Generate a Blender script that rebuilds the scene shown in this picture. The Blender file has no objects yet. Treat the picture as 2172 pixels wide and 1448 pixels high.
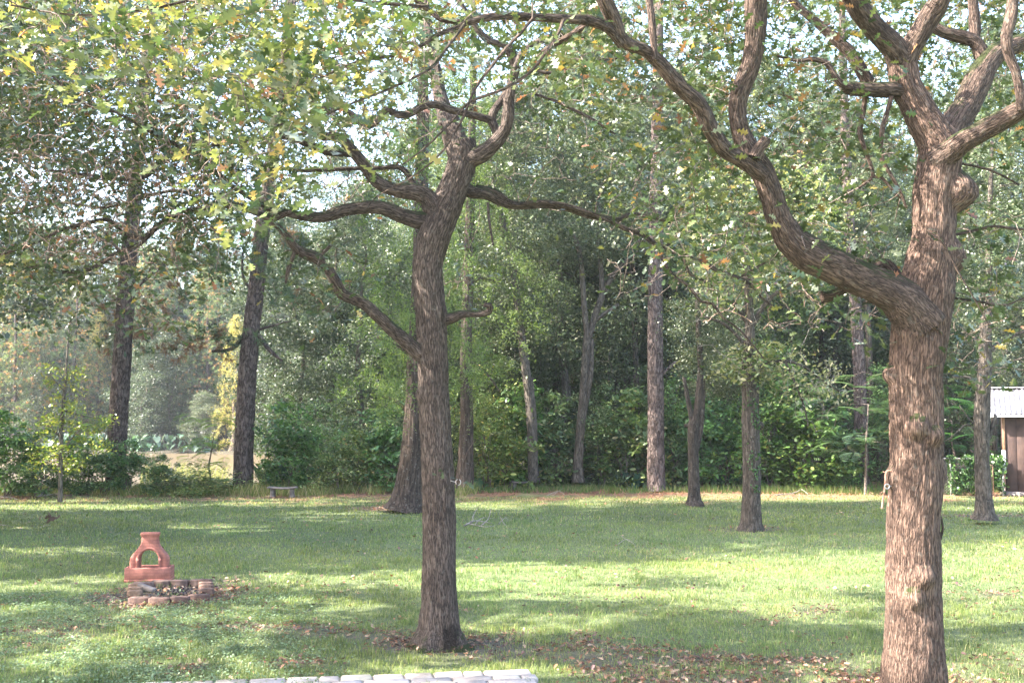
import bpy, math, random
import numpy as np
from mathutils import Vector, Matrix
random.seed(7)
R = np.random.default_rng(11)
SC = bpy.context.scene
COL = SC.collection
PI = math.pi

# ---------------------------------------------------------------- camera, sky, sun, exposure
F = 2300.0; W0 = 2172.0; H0 = 1448.0; CAMZ = 2.0; HOR = 895.0
PITCH = math.atan((HOR - H0/2)/F)
cam_d = bpy.data.cameras.new('camera'); cam = bpy.data.objects.new('camera', cam_d); COL.objects.link(cam)
cam_d.sensor_fit = 'HORIZONTAL'; cam_d.sensor_width = 36.0; cam_d.lens = 36.0*F/W0
cam_d.clip_start = 0.05; cam_d.clip_end = 1500
cam.location = (0, 0, CAMZ); cam.rotation_euler = (PI/2 + PITCH, 0, 0)
SC.camera = cam

SUN_EL = math.radians(40); SUN_AZ = math.radians(-99)      # clockwise from +Y: from the left, a little behind the camera
SDIR = np.array([math.sin(SUN_AZ)*math.cos(SUN_EL), math.cos(SUN_AZ)*math.cos(SUN_EL), math.sin(SUN_EL)])
world = bpy.data.worlds.new('World'); SC.world = world; world.use_nodes = True
wn = world.node_tree.nodes; wl = world.node_tree.links
sky = wn.new('ShaderNodeTexSky'); sky.sky_type = 'NISHITA'; sky.sun_disc = False
sky.sun_elevation = SUN_EL; sky.sun_rotation = SUN_AZ % (2*PI); sky.dust_density = 3.0; sky.air_density = 1.0; sky.ozone_density = 1.0
wn['Background'].inputs['Strength'].default_value = 0.15
wl.new(sky.outputs['Color'], wn['Background'].inputs['Color'])
sun_d = bpy.data.lights.new('sun', 'SUN'); sun = bpy.data.objects.new('sun', sun_d); COL.objects.link(sun)
sun_d.energy = 4.6; sun_d.angle = math.radians(0.55); sun_d.color = (1.0, 0.93, 0.83)
sun.rotation_euler = Vector(SDIR).to_track_quat('Z', 'Y').to_euler()
SC.view_settings.view_transform = 'Standard'; SC.view_settings.look = 'None'
SC.view_settings.exposure = 2.82; SC.view_settings.gamma = 1.0
SC.render.resolution_x = 1024; SC.render.resolution_y = 682
try:
    SC.cycles.max_bounces = 8; SC.cycles.diffuse_bounces = 3; SC.cycles.transmission_bounces = 4
except Exception: pass

# ---------------------------------------------------------------- pixel <-> world helpers (layout only)
cp, sp = math.cos(PITCH), math.sin(PITCH)
def P(px, py, d):
    a = (px - W0/2)/F; b = (H0/2 - py)/F
    y = cp - b*sp; z = sp + b*cp
    s = d/y
    return np.array([a*s, d, CAMZ + z*s])
def G(px, py, z=0.0):
    a = (px - W0/2)/F; b = (H0/2 - py)/F
    y = cp - b*sp; zz = sp + b*cp
    s = (z - CAMZ)/zz
    return np.array([a*s, y*s, z])
def proj(p):
    p = np.asarray(p, float); x = p[..., 0]; y = p[..., 1]; z = p[..., 2] - CAMZ
    dep = y*cp + z*sp; up = -y*sp + z*cp
    dep = np.where(np.abs(dep) < 1e-3, 1e-3, dep)
    return W0/2 + F*x/dep, H0/2 - F*up/dep, dep
def pxr(w, d): return 0.5*w*d/F                           # pixel width -> radius at a distance

# where the sun reaches the lawn (the crowns are thinned so that light can fall there): cx, cy, rx, ry, strength
SUNNY = [(1500,1235,640,34,1.0),(1900,1245,420,48,1.0),(1150,1218,260,20,1.0),(2120,1290,160,80,.8),(1650,1300,260,24,.5),
         (80,1265,150,26,.95),(150,1370,200,30,.6),(420,1400,220,16,.5),(470,1120,110,9,.9),(720,1095,120,10,.7),(1120,1075,190,11,.85),(150,1072,200,9,.9),(620,1065,160,8,.8),
         (760,1225,200,22,.7),(560,1310,160,18,.6),(120,1165,110,12,.7),(1300,1060,180,7,.6),(900,1130,90,8,.3),
         (1700,1180,200,12,.6),(1000,1330,60,12,.5),(1240,1365,60,8,.6),(2080,1130,60,8,.4),(330,1240,160,20,.45),(640,1225,60,40,.5)]
def sunny(pts):
    pts = np.asarray(pts)
    g = pts - SDIR[None, :]*(pts[:, 2]/SDIR[2])[:, None]
    x, y, d = proj(g)
    m = np.zeros(len(pts))
    for cx, cy, rx, ry, s in SUNNY:
        q = ((x-cx)/rx)**2 + ((y-cy)/ry)**2
        m = np.maximum(m, s*np.clip(1.9-q*0.9, 0, 1))
    nz1 = fbm(np.stack([g[:, 0]*.9, g[:, 1]*1.5, 0*x], 1), 55, 2); nz2 = fbm(np.stack([g[:, 0]*1.3+40, g[:, 1]*1.7, 0*x], 1), 56, 2)
    m = m*np.clip((nz1-.30)*5+.25, 0, 1) if True else m
    m = np.maximum(m, .9*np.clip((nz2-np.where(y > 1215, .605, .73))*14, 0, 1)*(g[:, 1] < 30))
    m[(d < 3)] = 0
    return m

# ---------------------------------------------------------------- numpy noise
def _h(ix, iy, iz, seed):
    n = (ix*374761393 + iy*668265263 + iz*2147483647 + seed*1274126177) & 0xffffffff
    n = ((n ^ (n >> 13))*1274126177) & 0xffffffff
    return ((n ^ (n >> 16)) & 0xffff)/65535.0
def vnoise(p, seed=0):
    p = np.asarray(p, float); i = np.floor(p).astype(np.int64); f = p - i; f = f*f*(3-2*f)
    r = 0
    for dx in (0, 1):
        for dy in (0, 1):
            for dz in (0, 1):
                w = (f[:, 0] if dx else 1-f[:, 0])*(f[:, 1] if dy else 1-f[:, 1])*(f[:, 2] if dz else 1-f[:, 2])
                r = r + w*_h(i[:, 0]+dx, i[:, 1]+dy, i[:, 2]+dz, seed)
    return r
def fbm(p, seed=0, o=3):
    r = 0; a = .5; t = 0
    for k in range(o): r = r + a*vnoise(np.asarray(p)*2**k, seed+k); t += a; a *= .5
    return r/t

# ---------------------------------------------------------------- mesh builder
class MB:
    def __init__(s): s.V = []; s.F = []; s.C = []; s.B = []; s.n = 0; s.M = []
    def add(s, V, faces, col=None, bk=None, mi=0):
        V = np.asarray(V, float).reshape(-1, 3)
        if not isinstance(faces, list): faces = [faces]
        for f in faces:
            f = np.asarray(f, np.int64); s.F.append(f + s.n); s.M.append(mi)
        s.V.append(V); n = len(V)
        s.C.append(np.ones((n, 3)) if col is None else np.broadcast_to(np.asarray(col, float), (n, 3)))
        s.B.append(V if bk is None else bk); s.n += n
    def empty(s): return s.n == 0
    def mesh(s, name, mats, smooth=False, origin=(0, 0, 0)):
        V = np.concatenate(s.V) - np.asarray(origin)[None, :]
        me = bpy.data.meshes.new(name)
        li = np.concatenate([f.ravel() for f in s.F])
        lt = np.concatenate([np.full(len(f), f.shape[1]) for f in s.F])
        mi = np.concatenate([np.full(len(f), m) for f, m in zip(s.F, s.M)])
        ls = np.concatenate([[0], np.cumsum(lt)[:-1]])
        me.vertices.add(len(V)); me.vertices.foreach_set('co', V.ravel().astype(np.float32))
        me.loops.add(len(li)); me.loops.foreach_set('vertex_index', li.astype(np.int32))
        me.polygons.add(len(lt)); me.polygons.foreach_set('loop_start', ls.astype(np.int32)); me.polygons.foreach_set('loop_total', lt.astype(np.int32))
        me.polygons.foreach_set('material_index', mi.astype(np.int32))
        if smooth: me.polygons.foreach_set('use_smooth', np.ones(len(lt), bool))
        C = np.concatenate(s.C); a = me.attributes.new('col', 'FLOAT_COLOR', 'POINT')
        a.data.foreach_set('color', np.concatenate([C, np.ones((len(C), 1))], 1).ravel().astype(np.float32))
        b = me.attributes.new('bk', 'FLOAT_VECTOR', 'POINT'); b.data.foreach_set('vector', np.concatenate(s.B).ravel().astype(np.float32))
        for m in (mats if isinstance(mats, (list, tuple)) else [mats]): me.materials.append(m)
        me.update(); me.validate()
        return me
    def obj(s, name, mats, parent=None, smooth=False, origin=None):
        if origin is None: origin = tuple(parent.location) if parent is not None else (0, 0, 0)
        me = s.mesh(name, mats, smooth, origin)
        o = bpy.data.objects.new(name, me); COL.objects.link(o)
        if parent is not None: o.parent = parent
        else: o.location = origin
        return o
def tag(o, label=None, cat=None, group=None, kind=None):
    if label: o['label'] = label
    if cat: o['category'] = cat
    if group: o['group'] = group
    if kind: o['kind'] = kind
    return o
def root(name, loc, label, cat, group=None, rz=0):
    o = bpy.data.objects.new(name, None); COL.objects.link(o); o.empty_display_size = .3
    o.location = tuple(float(v) for v in loc); o.rotation_euler = (0, 0, rz)
    return tag(o, label, cat, group)
def child(name, me, parent, loc=(0, 0, 0), sc=(1, 1, 1), rz=0, color=None):
    o = bpy.data.objects.new(name, me); COL.objects.link(o); o.parent = parent
    o.location = loc; o.scale = sc; o.rotation_euler = (0, 0, rz)
    if color: o.color = (*color, 1)
    return o

def box(mb, c, s, rot=None, col=None, bev=0.0, mi=0):
    """box with chamfered corners, rot = 3x3"""
    hx, hy, hz = [v/2 for v in s]; b = min(bev, hx*.9, hy*.9, hz*.9)
    if b <= 0:
        V = np.array([[x, y, z] for x in (-hx, hx) for y in (-hy, hy) for z in (-hz, hz)])
        Fc = [np.array([[0,1,3,2],[4,6,7,5],[0,4,5,1],[2,3,7,6],[0,2,6,4],[1,5,7,3]])]
    else:
        V = []; idx = {}
        for x in (-1, 1):
            for y in (-1, 1):
                for z in (-1, 1):
                    for k in range(3):
                        d = [b, b, b]; d[k] = 0
                        idx[(x, y, z, k)] = len(V); V.append([x*(hx-d[0]), y*(hy-d[1]), z*(hz-d[2])])
        V = np.array(V); Q = []; T = []
        for k in range(3):
            a, c2 = (k+1) % 3, (k+2) % 3
            for s1 in (-1, 1):
                q = []
                for (u, v) in ((-1,-1),(1,-1),(1,1),(-1,1)):
                    t = [0, 0, 0]; t[k] = s1; t[a] = u; t[c2] = v; q.append(idx[(*t, k)])
                Q.append(q if s1 > 0 else q[::-1])
            # edges along axis k
            for u in (-1, 1):
                for v in (-1, 1):
                    t0 = [0,0,0]; t0[k] = -1; t0[a] = u; t0[c2] = v; t1 = list(t0); t1[k] = 1
                    q = [idx[(*t0, a)], idx[(*t1, a)], idx[(*t1, c2)], idx[(*t0, c2)]]
                    Q.append(q if u*v < 0 else q[::-1])
        for x in (-1, 1):
            for y in (-1, 1):
                for z in (-1, 1):
                    t = [idx[(x, y, z, k)] for k in range(3)]
                    T.append(t if x*y*z > 0 else t[::-1])
        Fc = [np.array(Q), np.array(T)]
    if rot is not None: V = V @ np.asarray(rot).T
    mb.add(V + np.asarray(c)[None, :], Fc, col, None, mi)
def rz3(a): c, s = math.cos(a), math.sin(a); return np.array([[c, -s, 0], [s, c, 0], [0, 0, 1]])
def rx3(a): c, s = math.cos(a), math.sin(a); return np.array([[1, 0, 0], [0, c, -s], [0, s, c]])
def ry3(a): c, s = math.cos(a), math.sin(a); return np.array([[c, 0, s], [0, 1, 0], [-s, 0, c]])

def smooth_path(pts, rad, step):
    pts = np.asarray(pts, float); rad = np.asarray(rad, float)
    n = len(pts)
    if n == 2: 
        k = max(2, int(np.linalg.norm(pts[1]-pts[0])/step)); t = np.linspace(0, 1, k)[:, None]
        return pts[0]*(1-t)+pts[1]*t, (rad[0]*(1-t)+rad[1]*t)[:, 0]
    ext = np.vstack([2*pts[0]-pts[1], pts, 2*pts[-1]-pts[-2]]); re = np.concatenate([[rad[0]], rad, [rad[-1]]])
    O = []; Q = []
    for i in range(n-1):
        p0, p1, p2, p3 = ext[i:i+4]; k = max(1, int(math.ceil(np.linalg.norm(p2-p1)/step)))
        t = (np.arange(k)/k)[:, None]
        O.append(.5*((2*p1)+(-p0+p2)*t+(2*p0-5*p1+4*p2-p3)*t**2+(-p0+3*p1-3*p2+p3)*t**3))
        tt = t[:, 0]; tt = tt*tt*(3-2*tt); Q.append(re[i+1]*(1-tt)+re[i+2]*tt)
    O.append(pts[-1:]); Q.append(rad[-1:])
    return np.vstack(O), np.concatenate(Q)
def tube(mb, pts, rad, sides=8, step=None, bark=0.0, bscale=14.0, col=None, seed=0, cap=True, lump=0.0, wig=0.0, flute=0.0, burls=(), mi=0):
    pts = np.asarray(pts, float); rad = np.broadcast_to(np.asarray(rad, float), (len(pts),)).copy()
    if step: pts, rad = smooth_path(pts, rad, step)
    n = len(pts)
    if wig > 0:
        w = np.stack([vnoise(pts*2.3+7.1, seed+k)-.5 for k in (1, 2, 3)], 1); pts = pts + w*wig*np.minimum(1, np.arange(n)/6.0)[:, None]
    T = np.gradient(pts, axis=0); T /= np.linalg.norm(T, axis=1)[:, None]+1e-9
    N = np.zeros_like(T); a = np.array([1., 0, 0]) if abs(T[0, 0]) < .8 else np.array([0., 1, 0])
    N[0] = a - T[0]*a.dot(T[0]); N[0] /= np.linalg.norm(N[0])
    for i in range(1, n):
        v = N[i-1] - T[i]*N[i-1].dot(T[i]); N[i] = v/(np.linalg.norm(v)+1e-9)
    B = np.cross(T, N)
    th = np.arange(sides)*2*PI/sides; c, s_ = np.cos(th), np.sin(th)
    L = np.concatenate([[0], np.cumsum(np.linalg.norm(np.diff(pts, axis=0), axis=1))])
    D = N[:, None, :]*c[None, :, None] + B[:, None, :]*s_[None, :, None]
    rr = np.repeat(rad[:, None], sides, 1)
    off = seed*3.17
    bk = np.stack([rr*c[None, :]+off, rr*s_[None, :], np.repeat(L[:, None], sides, 1)], 2).reshape(-1, 3)
    if lump > 0:
        rr = rr*(1 + lump*(fbm(bk*np.array([5, 5, 2.2]), seed, 2).reshape(n, sides)-.5)*2)
    if flute > 0:                                   # root flare folds
        w = np.exp(-L/.28)[:, None]; rr = rr*(1+flute*w*(vnoise(np.stack([c*2.4+off, s_*2.4, 0*c], 1), seed)[None, :]-.35)*2)
    if bark > 0:
        q = bk*np.array([bscale, bscale, bscale*.17]); q = q + (vnoise(bk*9, seed+5)[:, None]-.5)*.9
        r1 = 1-np.abs(2*vnoise(q, seed+9)-1); r2 = 1-np.abs(2*vnoise(q*2.1+3, seed+11)-1)
        d = ((.65*r1+.35*r2)**1.3).reshape(n, sides)
        rr = rr + bark*(d-.62)
    V = pts[:, None, :] + D*rr[:, :, None]
    V = V.reshape(-1, 3)
    for bc, br, bh in burls:
        dv = V - np.asarray(bc)[None, :]; dd = np.linalg.norm(dv, axis=1); w = np.clip(1-(dd/(br*1.1))**2, 0, 1)**.9*.8
        out = (D.reshape(-1, 3)); V = V + out*(w*bh*1.5)[:, None]
    i = np.arange(n-1)[:, None]*sides; j = np.arange(sides)[None, :]; j2 = (j+1) % sides
    Q = np.stack([i+j, i+j2, i+sides+j2, i+sides+j], 2).reshape(-1, 4)
    fs = [Q]
    if cap:
        V = np.vstack([V, pts[-1:]+T[-1:]*rad[-1]*.4]); bk = np.vstack([bk, bk[-1:]]); k = n*sides; b = (n-1)*sides
        fs.append(np.stack([b+np.arange(sides), b+(np.arange(sides)+1) % sides, np.full(sides, k)], 1))
    mb.add(V, fs, col, bk, mi)
    return pts, rad

def rand_rot(n, flat=0.0, rng=R):
    """random frames; flat in 0..1 pulls the normal up"""
    nrm = rng.normal(size=(n, 3)); nrm /= np.linalg.norm(nrm, axis=1)[:, None]
    nrm[:, 2] = np.abs(nrm[:, 2]); nrm = nrm*(1-flat) + np.array([0, 0, 1.])*flat
    nrm /= np.linalg.norm(nrm, axis=1)[:, None]
    a = rng.normal(size=(n, 3)); u = a - nrm*(a*nrm).sum(1)[:, None]; u /= np.linalg.norm(u, axis=1)[:, None]+1e-9
    v = np.cross(nrm, u)
    return np.stack([u, v, nrm], 2)        # columns
def scatter(mb, tv, tf, pos, rot, scl, col, mi=0):
    n = len(pos); k = len(tv)
    if n == 0: return
    scl = np.broadcast_to(np.asarray(scl, float), (n,))
    V = np.einsum('nij,kj->nki', rot, tv)*scl[:, None, None] + pos[:, None, :]
    fs = []
    for f in tf:
        f = np.asarray(f); fs.append((f[None]+(np.arange(n)*k)[:, None, None]).reshape(-1, f.shape[1]))
    C = np.repeat(np.broadcast_to(np.asarray(col, float), (n, 3)), k, 0)
    mb.add(V.reshape(-1, 3), fs, C, None, mi)

# leaf templates (unit length along x, stem at 0)
def lobed_leaf(curl=.12):
    up = [(0,.02),(.12,.03),(.2,.16),(.27,.18),(.32,.06),(.42,.1),(.5,.3),(.58,.3),(.62,.12),(.7,.12),(.8,.26),(.87,.22),(.9,.1),(1,.05)]
    top = [(x, y) for x, y in up]; 
    V = []; 
    for x, y in top: V.append((x, y*1.05, curl*(x-.5)**2*-1.2+abs(y)*.25))
    for x, y in top: V.append((x+.015, -y*.98, curl*(x-.5)**2*-1.2+abs(y)*.25))
    m = len(top)
    for x, y in top: V.append((x, 0, curl*(x-.5)**2*-1.2))
    Q = []
    for i in range(m-1):
        Q.append([2*m+i, 2*m+i+1, i+1, i]); Q.append([2*m+i+1, 2*m+i, m+i, m+i+1])
    return np.array(V, float), [np.array(Q)]
LOBED = lobed_leaf()
LOBED2 = (np.array([(0,.02,0),(.2,.15,.03),(.32,.06,0),(.52,.3,.06),(.66,.12,0),(.84,.25,.0),(1,0,-.05),(.84,-.25,0),(.66,-.12,0),(.52,-.3,.06),(.32,-.06,0),(.2,-.15,.03)]),
          [np.array([[0,1,2,10],[0,10,11,0]])[:1], np.array([[2,3,4,8],[4,5,6,7],[2,4,8,10]])[:2], np.array([[0,10,11],[8,9,10],[2,8,10],[4,7,8]])])
DIAM = (np.array([(0,0,0),(.5,.27,.07),(1,0,0),(.5,-.27,.07)]), [np.array([[0,1,2,3]])])
OVAL = (np.array([(0,0,0),(.25,.2,.04),(.7,.2,.04),(1,0,0),(.7,-.2,.04),(.25,-.2,.04)]), [np.array([[0,1,2,5]]), np.array([[2,3,4,5]])])
NEED = (np.array([(0,-.02,0),(1,0,0),(0,.02,0)]), [np.array([[0,1,2]])])
CLOV = (np.array([(0,0,0),(.35,.3,.05),(.8,.25,.03),(.9,-.1,.0),(.5,-.35,.05)]), [np.array([[0,1,2,3]]), np.array([[0,3,4]])])

# ---------------------------------------------------------------- materials
def mat(name):
    m = bpy.data.materials.new(name); m.use_nodes = True; nt = m.node_tree
    return m, nt.nodes, nt.links, nt.nodes['Principled BSDF']
def rgb(c): return (*c, 1)
def leaf_mat(name, trans=.4, rough=.5, gain=1.0, spec=.35, tr_tint=(1.25, 1.25, .6)):
    m, n, l, b = mat(name)
    a = n.new('ShaderNodeAttribute'); a.attribute_name = 'col'; oi = n.new('ShaderNodeObjectInfo')
    mx = n.new('ShaderNodeMix'); mx.data_type = 'RGBA'; mx.blend_type = 'MULTIPLY'; mx.inputs[0].default_value = 1
    l.new(a.outputs['Color'], mx.inputs[6]); l.new(oi.outputs['Color'], mx.inputs[7])
    l.new(mx.outputs[2], b.inputs['Base Color']); b.inputs['Roughness'].default_value = rough
    b.inputs['Specular IOR Level'].default_value = spec
    tr = n.new('ShaderNodeBsdfTranslucent'); m2 = n.new('ShaderNodeMix'); m2.data_type = 'RGBA'; m2.blend_type = 'MULTIPLY'; m2.inputs[0].default_value = 1
    m2.inputs[7].default_value = rgb(tr_tint); l.new(mx.outputs[2], m2.inputs[6]); l.new(m2.outputs[2], tr.inputs['Color'])
    ms = n.new('ShaderNodeMixShader'); ms.inputs[0].default_value = trans
    l.new(b.outputs[0], ms.inputs[1]); l.new(tr.outputs[0], ms.inputs[2]); l.new(ms.outputs[0], n['Material Output'].inputs['Surface'])
    return m
M_OAKLEAF = leaf_mat('oak_leaf', .27, .36, spec=.7, tr_tint=(1.18, 1.08, .72))
M_LEAF = leaf_mat('broad_leaf', .32, .4, spec=.6, tr_tint=(1.15, 1.15, .8))
M_NEEDLE = leaf_mat('pine_needle', .25, .45)
M_FROND = leaf_mat('feathery_frond', .45, .6)
M_GRASS = leaf_mat('grass_blade', .4, .5, spec=.3, tr_tint=(1.1, 1.2, .7))
M_DEAD = leaf_mat('dry_leaf', .12, .7, spec=.2, tr_tint=(1.2, .9, .5))

def bark_mat(name, dark, lite, scale=16, stretch=.16, bump=1.0, dist=.02, moss=0.0, lichen=0.0, plates=0.0):
    m, n, l, b = mat(name)
    at = n.new('ShaderNodeAttribute'); at.attribute_name = 'bk'
    mp = n.new('ShaderNodeMapping'); mp.inputs['Scale'].default_value = (scale, scale, scale*stretch); l.new(at.outputs['Vector'], mp.inputs['Vector'])
    nz = n.new('ShaderNodeTexNoise'); nz.inputs['Scale'].default_value = 1.2; nz.inputs['Detail'].default_value = 6; nz.inputs['Roughness'].default_value = .6; nz.inputs['Distortion'].default_value = .6
    l.new(mp.outputs[0], nz.inputs['Vector'])
    mv = n.new('ShaderNodeMix'); mv.data_type = 'VECTOR'; mv.inputs[0].default_value = .10; l.new(mp.outputs[0], mv.inputs[4]); l.new(nz.outputs['Color'], mv.inputs[5])
    def ridge(scl, det):
        a_ = n.new('ShaderNodeTexNoise'); a_.inputs['Scale'].default_value = scl; a_.inputs['Detail'].default_value = det; a_.inputs['Roughness'].default_value = .45; l.new(mp.outputs[0], a_.inputs['Vector'])
        s1 = n.new('ShaderNodeMath'); s1.operation = 'SUBTRACT'; s1.inputs[1].default_value = .5; l.new(a_.outputs['Fac'], s1.inputs[0])
        s2 = n.new('ShaderNodeMath'); s2.operation = 'ABSOLUTE'; l.new(s1.outputs[0], s2.inputs[0])
        s3 = n.new('ShaderNodeMapRange'); s3.inputs['From Max'].default_value = .13; l.new(s2.outputs[0], s3.inputs['Value']); return s3
    ra = ridge(1.0, 2); rb = ridge(2.3, 2)
    mn_ = n.new('ShaderNodeMath'); mn_.operation = 'MULTIPLY_ADD'; mn_.inputs[1].default_value = .5; l.new(ra.outputs[0], mn_.inputs[0])
    mb_ = n.new('ShaderNodeMath'); mb_.operation = 'MULTIPLY'; mb_.inputs[1].default_value = .3; l.new(rb.outputs[0], mb_.inputs[0]); l.new(mb_.outputs[0], mn_.inputs[2])
    mul = n.new('ShaderNodeMath'); mul.operation = 'MULTIPLY_ADD'; mul.inputs[1].default_value = .35; l.new(nz.outputs['Fac'], mul.inputs[0]); l.new(mn_.outputs[0], mul.inputs[2])
    r2 = n.new('ShaderNodeValToRGB'); e = r2.color_ramp.elements; e[0].position = .16; e[0].color = rgb([c*.5 for c in dark]); e[1].position = .95; e[1].color = rgb(lite)
    e2 = e.new(.42); e2.color = rgb(dark); l.new(mul.outputs[0], r2.inputs[0])
    big = n.new('ShaderNodeTexNoise'); big.inputs['Scale'].default_value = 3.5; big.inputs['Detail'].default_value = 4; l.new(at.outputs['Vector'], big.inputs['Vector'])
    hs = n.new('ShaderNodeMix'); hs.data_type = 'RGBA'; hs.blend_type = 'MULTIPLY'; hs.inputs[0].default_value = .5; l.new(r2.outputs[0], hs.inputs[6])
    br = n.new('ShaderNodeValToRGB'); br.color_ramp.elements[0].position = .3; br.color_ramp.elements[0].color = (.55, .5, .48, 1); br.color_ramp.elements[1].position = .7; br.color_ramp.elements[1].color = (1.25, 1.2, 1.15, 1)
    l.new(big.outputs['Fac'], br.inputs[0]); l.new(br.outputs[0], hs.inputs[7]); out = hs.outputs[2]
    va = n.new('ShaderNodeAttribute'); va.attribute_name = 'col'; vm = n.new('ShaderNodeMix'); vm.data_type = 'RGBA'; vm.blend_type = 'MULTIPLY'; vm.inputs[0].default_value = 1
    l.new(out, vm.inputs[6]); l.new(va.outputs['Color'], vm.inputs[7]); out = vm.outputs[2]
    if lichen > 0:
        ln = n.new('ShaderNodeTexNoise'); ln.inputs['Scale'].default_value = 22; ln.inputs['Detail'].default_value = 3; l.new(at.outputs['Vector'], ln.inputs['Vector'])
        lr = n.new('ShaderNodeValToRGB'); lr.color_ramp.elements[0].position = .60; lr.color_ramp.elements[1].position = .68; l.new(ln.outputs['Fac'], lr.inputs[0])
        lm = n.new('ShaderNodeMath'); lm.operation = 'MULTIPLY'; lm.inputs[1].default_value = lichen; l.new(lr.outputs[0], lm.inputs[0])
        lx = n.new('ShaderNodeMix'); lx.data_type = 'RGBA'; l.new(lm.outputs[0], lx.inputs[0]); l.new(out, lx.inputs[6]); lx.inputs[7].default_value = (.38, .38, .33, 1); out = lx.outputs[2]
    if moss > 0:
        ge = n.new('ShaderNodeNewGeometry'); sx = n.new('ShaderNodeSeparateXYZ'); l.new(ge.outputs['True Normal'], sx.inputs[0])
        mn = n.new('ShaderNodeTexNoise'); mn.inputs['Scale'].default_value = 4.5; mn.inputs['Detail'].default_value = 5; l.new(at.outputs['Vector'], mn.inputs['Vector'])
        ad = n.new('ShaderNodeMath'); ad.operation = 'ADD'; l.new(sx.outputs['Z'], ad.inputs[0]); l.new(mn.outputs['Fac'], ad.inputs[1])
        rr = n.new('ShaderNodeMapRange'); rr.inputs['From Min'].default_value = .98; rr.inputs['From Max'].default_value = 1.22; rr.inputs['To Max'].default_value = moss; l.new(ad.outputs[0], rr.inputs['Value'])
        mo = n.new('ShaderNodeMix'); mo.data_type = 'RGBA'; l.new(rr.outputs[0], mo.inputs[0]); l.new(out, mo.inputs[6]); mo.inputs[7].default_value = (.035, .05, .012, 1); out = mo.outputs[2]
    l.new(out, b.inputs['Base Color']); b.inputs['Roughness'].default_value = .88; b.inputs['Specular IOR Level'].default_value = .25
    bp = n.new('ShaderNodeBump'); bp.inputs['Strength'].default_value = bump; bp.inputs['Distance'].default_value = dist
    l.new(mul.outputs[0], bp.inputs['Height']); l.new(bp.outputs[0], b.inputs['Normal'])
    return m
M_OAKBARK = bark_mat('oak_bark', (.066, .05, .043), (.195, .15, .126), 58, .15, 1.0, .022, moss=.9, lichen=.12)
M_PINEBARK = bark_mat('pine_bark', (.075, .055, .05), (.21, .16, .145), 11, .35, 1.0, .05, lichen=.25)
M_GREYBARK = bark_mat('grey_bark', (.10, .088, .075), (.24, .21, .185), 17, .22, .9, .03, lichen=.2)
M_CYPBARK = bark_mat('cypress_bark', (.07, .052, .042), (.17, .13, .105), 18, .07, .8, .03, lichen=.3)
M_TWIG = bark_mat('twig_bark', (.13, .10, .085), (.30, .25, .22), 40, .4, .3, .004, lichen=.4)
M_DEADWOOD = bark_mat('dead_wood', (.22, .19, .16), (.5, .46, .4), 40, .3, .3, .004)

def noise_mat(name, c1, c2, scale=8, rough=.85, bump=.3, dist=.01, detail=6, c3=None, metallic=0, coord='Object'):
    m, n, l, b = mat(name)
    tc = n.new('ShaderNodeTexCoord'); nz = n.new('ShaderNodeTexNoise'); nz.inputs['Scale'].default_value = scale; nz.inputs['Detail'].default_value = detail
    l.new(tc.outputs[coord], nz.inputs['Vector']); cr = n.new('ShaderNodeValToRGB'); e = cr.color_ramp.elements
    e[0].position = .32; e[0].color = rgb(c1); e[1].position = .68; e[1].color = rgb(c2)
    if c3: k = e.new(.5); k.color = rgb(c3)
    l.new(nz.outputs['Fac'], cr.inputs[0])
    va = n.new('ShaderNodeAttribute'); va.attribute_name = 'col'; vm = n.new('ShaderNodeMix'); vm.data_type = 'RGBA'; vm.blend_type = 'MULTIPLY'; vm.inputs[0].default_value = 1
    l.new(cr.outputs[0], vm.inputs[6]); l.new(va.outputs['Color'], vm.inputs[7]); l.new(vm.outputs[2], b.inputs['Base Color'])
    b.inputs['Roughness'].default_value = rough; b.inputs['Metallic'].default_value = metallic
    n2 = n.new('ShaderNodeTexNoise'); n2.inputs['Scale'].default_value = scale*4; n2.inputs['Detail'].default_value = 4; l.new(tc.outputs[coord], n2.inputs['Vector'])
    bp = n.new('ShaderNodeBump'); bp.inputs['Strength'].default_value = bump; bp.inputs['Distance'].default_value = dist
    l.new(n2.outputs['Fac'], bp.inputs['Height']); l.new(bp.outputs[0], b.inputs['Normal'])
    return m
M_CONC = noise_mat('weathered_concrete', (.10, .085, .08), (.26, .22, .2), 9)
M_BRICK = noise_mat('fire_ring_brick', (.07, .045, .036), (.25, .165, .125), 14, c3=(.15, .09, .07))
M_CUT = noise_mat('cut_wood', (.4, .27, .19), (.5, .36, .27), 20)
M_STONE = noise_mat('paving_stone', (.42, .37, .32), (.66, .6, .53), 7, rough=.8, c3=(.56, .5, .44))
M_RUST = noise_mat('rusty_steel', (.25, .12, .07), (.42, .26, .2), 30)
M_CHROME = noise_mat('pale_metal_ring', (.55, .5, .5), (.7, .68, .68), 30, rough=.35, metallic=.6)
M_METAL = noise_mat('galvanised_metal', (.22, .21, .22), (.48, .46, .48), 3, rough=.5, bump=.05, metallic=.7)
M_FENCE = noise_mat('fence_steel', (.3, .27, .24), (.42, .39, .36), 12, rough=.5, metallic=.4)
M_WOODDARK = noise_mat('dark_stained_boards', (.045, .026, .022), (.085, .05, .04), 5)
M_WOODWARM = noise_mat('bare_wood', (.22, .12, .07), (.33, .19, .12), 12)
M_WHITE = noise_mat('white_painted_board', (.72, .72, .74), (.82, .82, .84), 6, rough=.6)
M_DARK = noise_mat('black_ash', (.02, .02, .025), (.07, .06, .06), 18)
m, n, l, b = mat('window_glass'); b.inputs['Base Color'].default_value = (.35, .5, .48, 1); b.inputs['Roughness'].default_value = .08; M_GLASS = m

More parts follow.
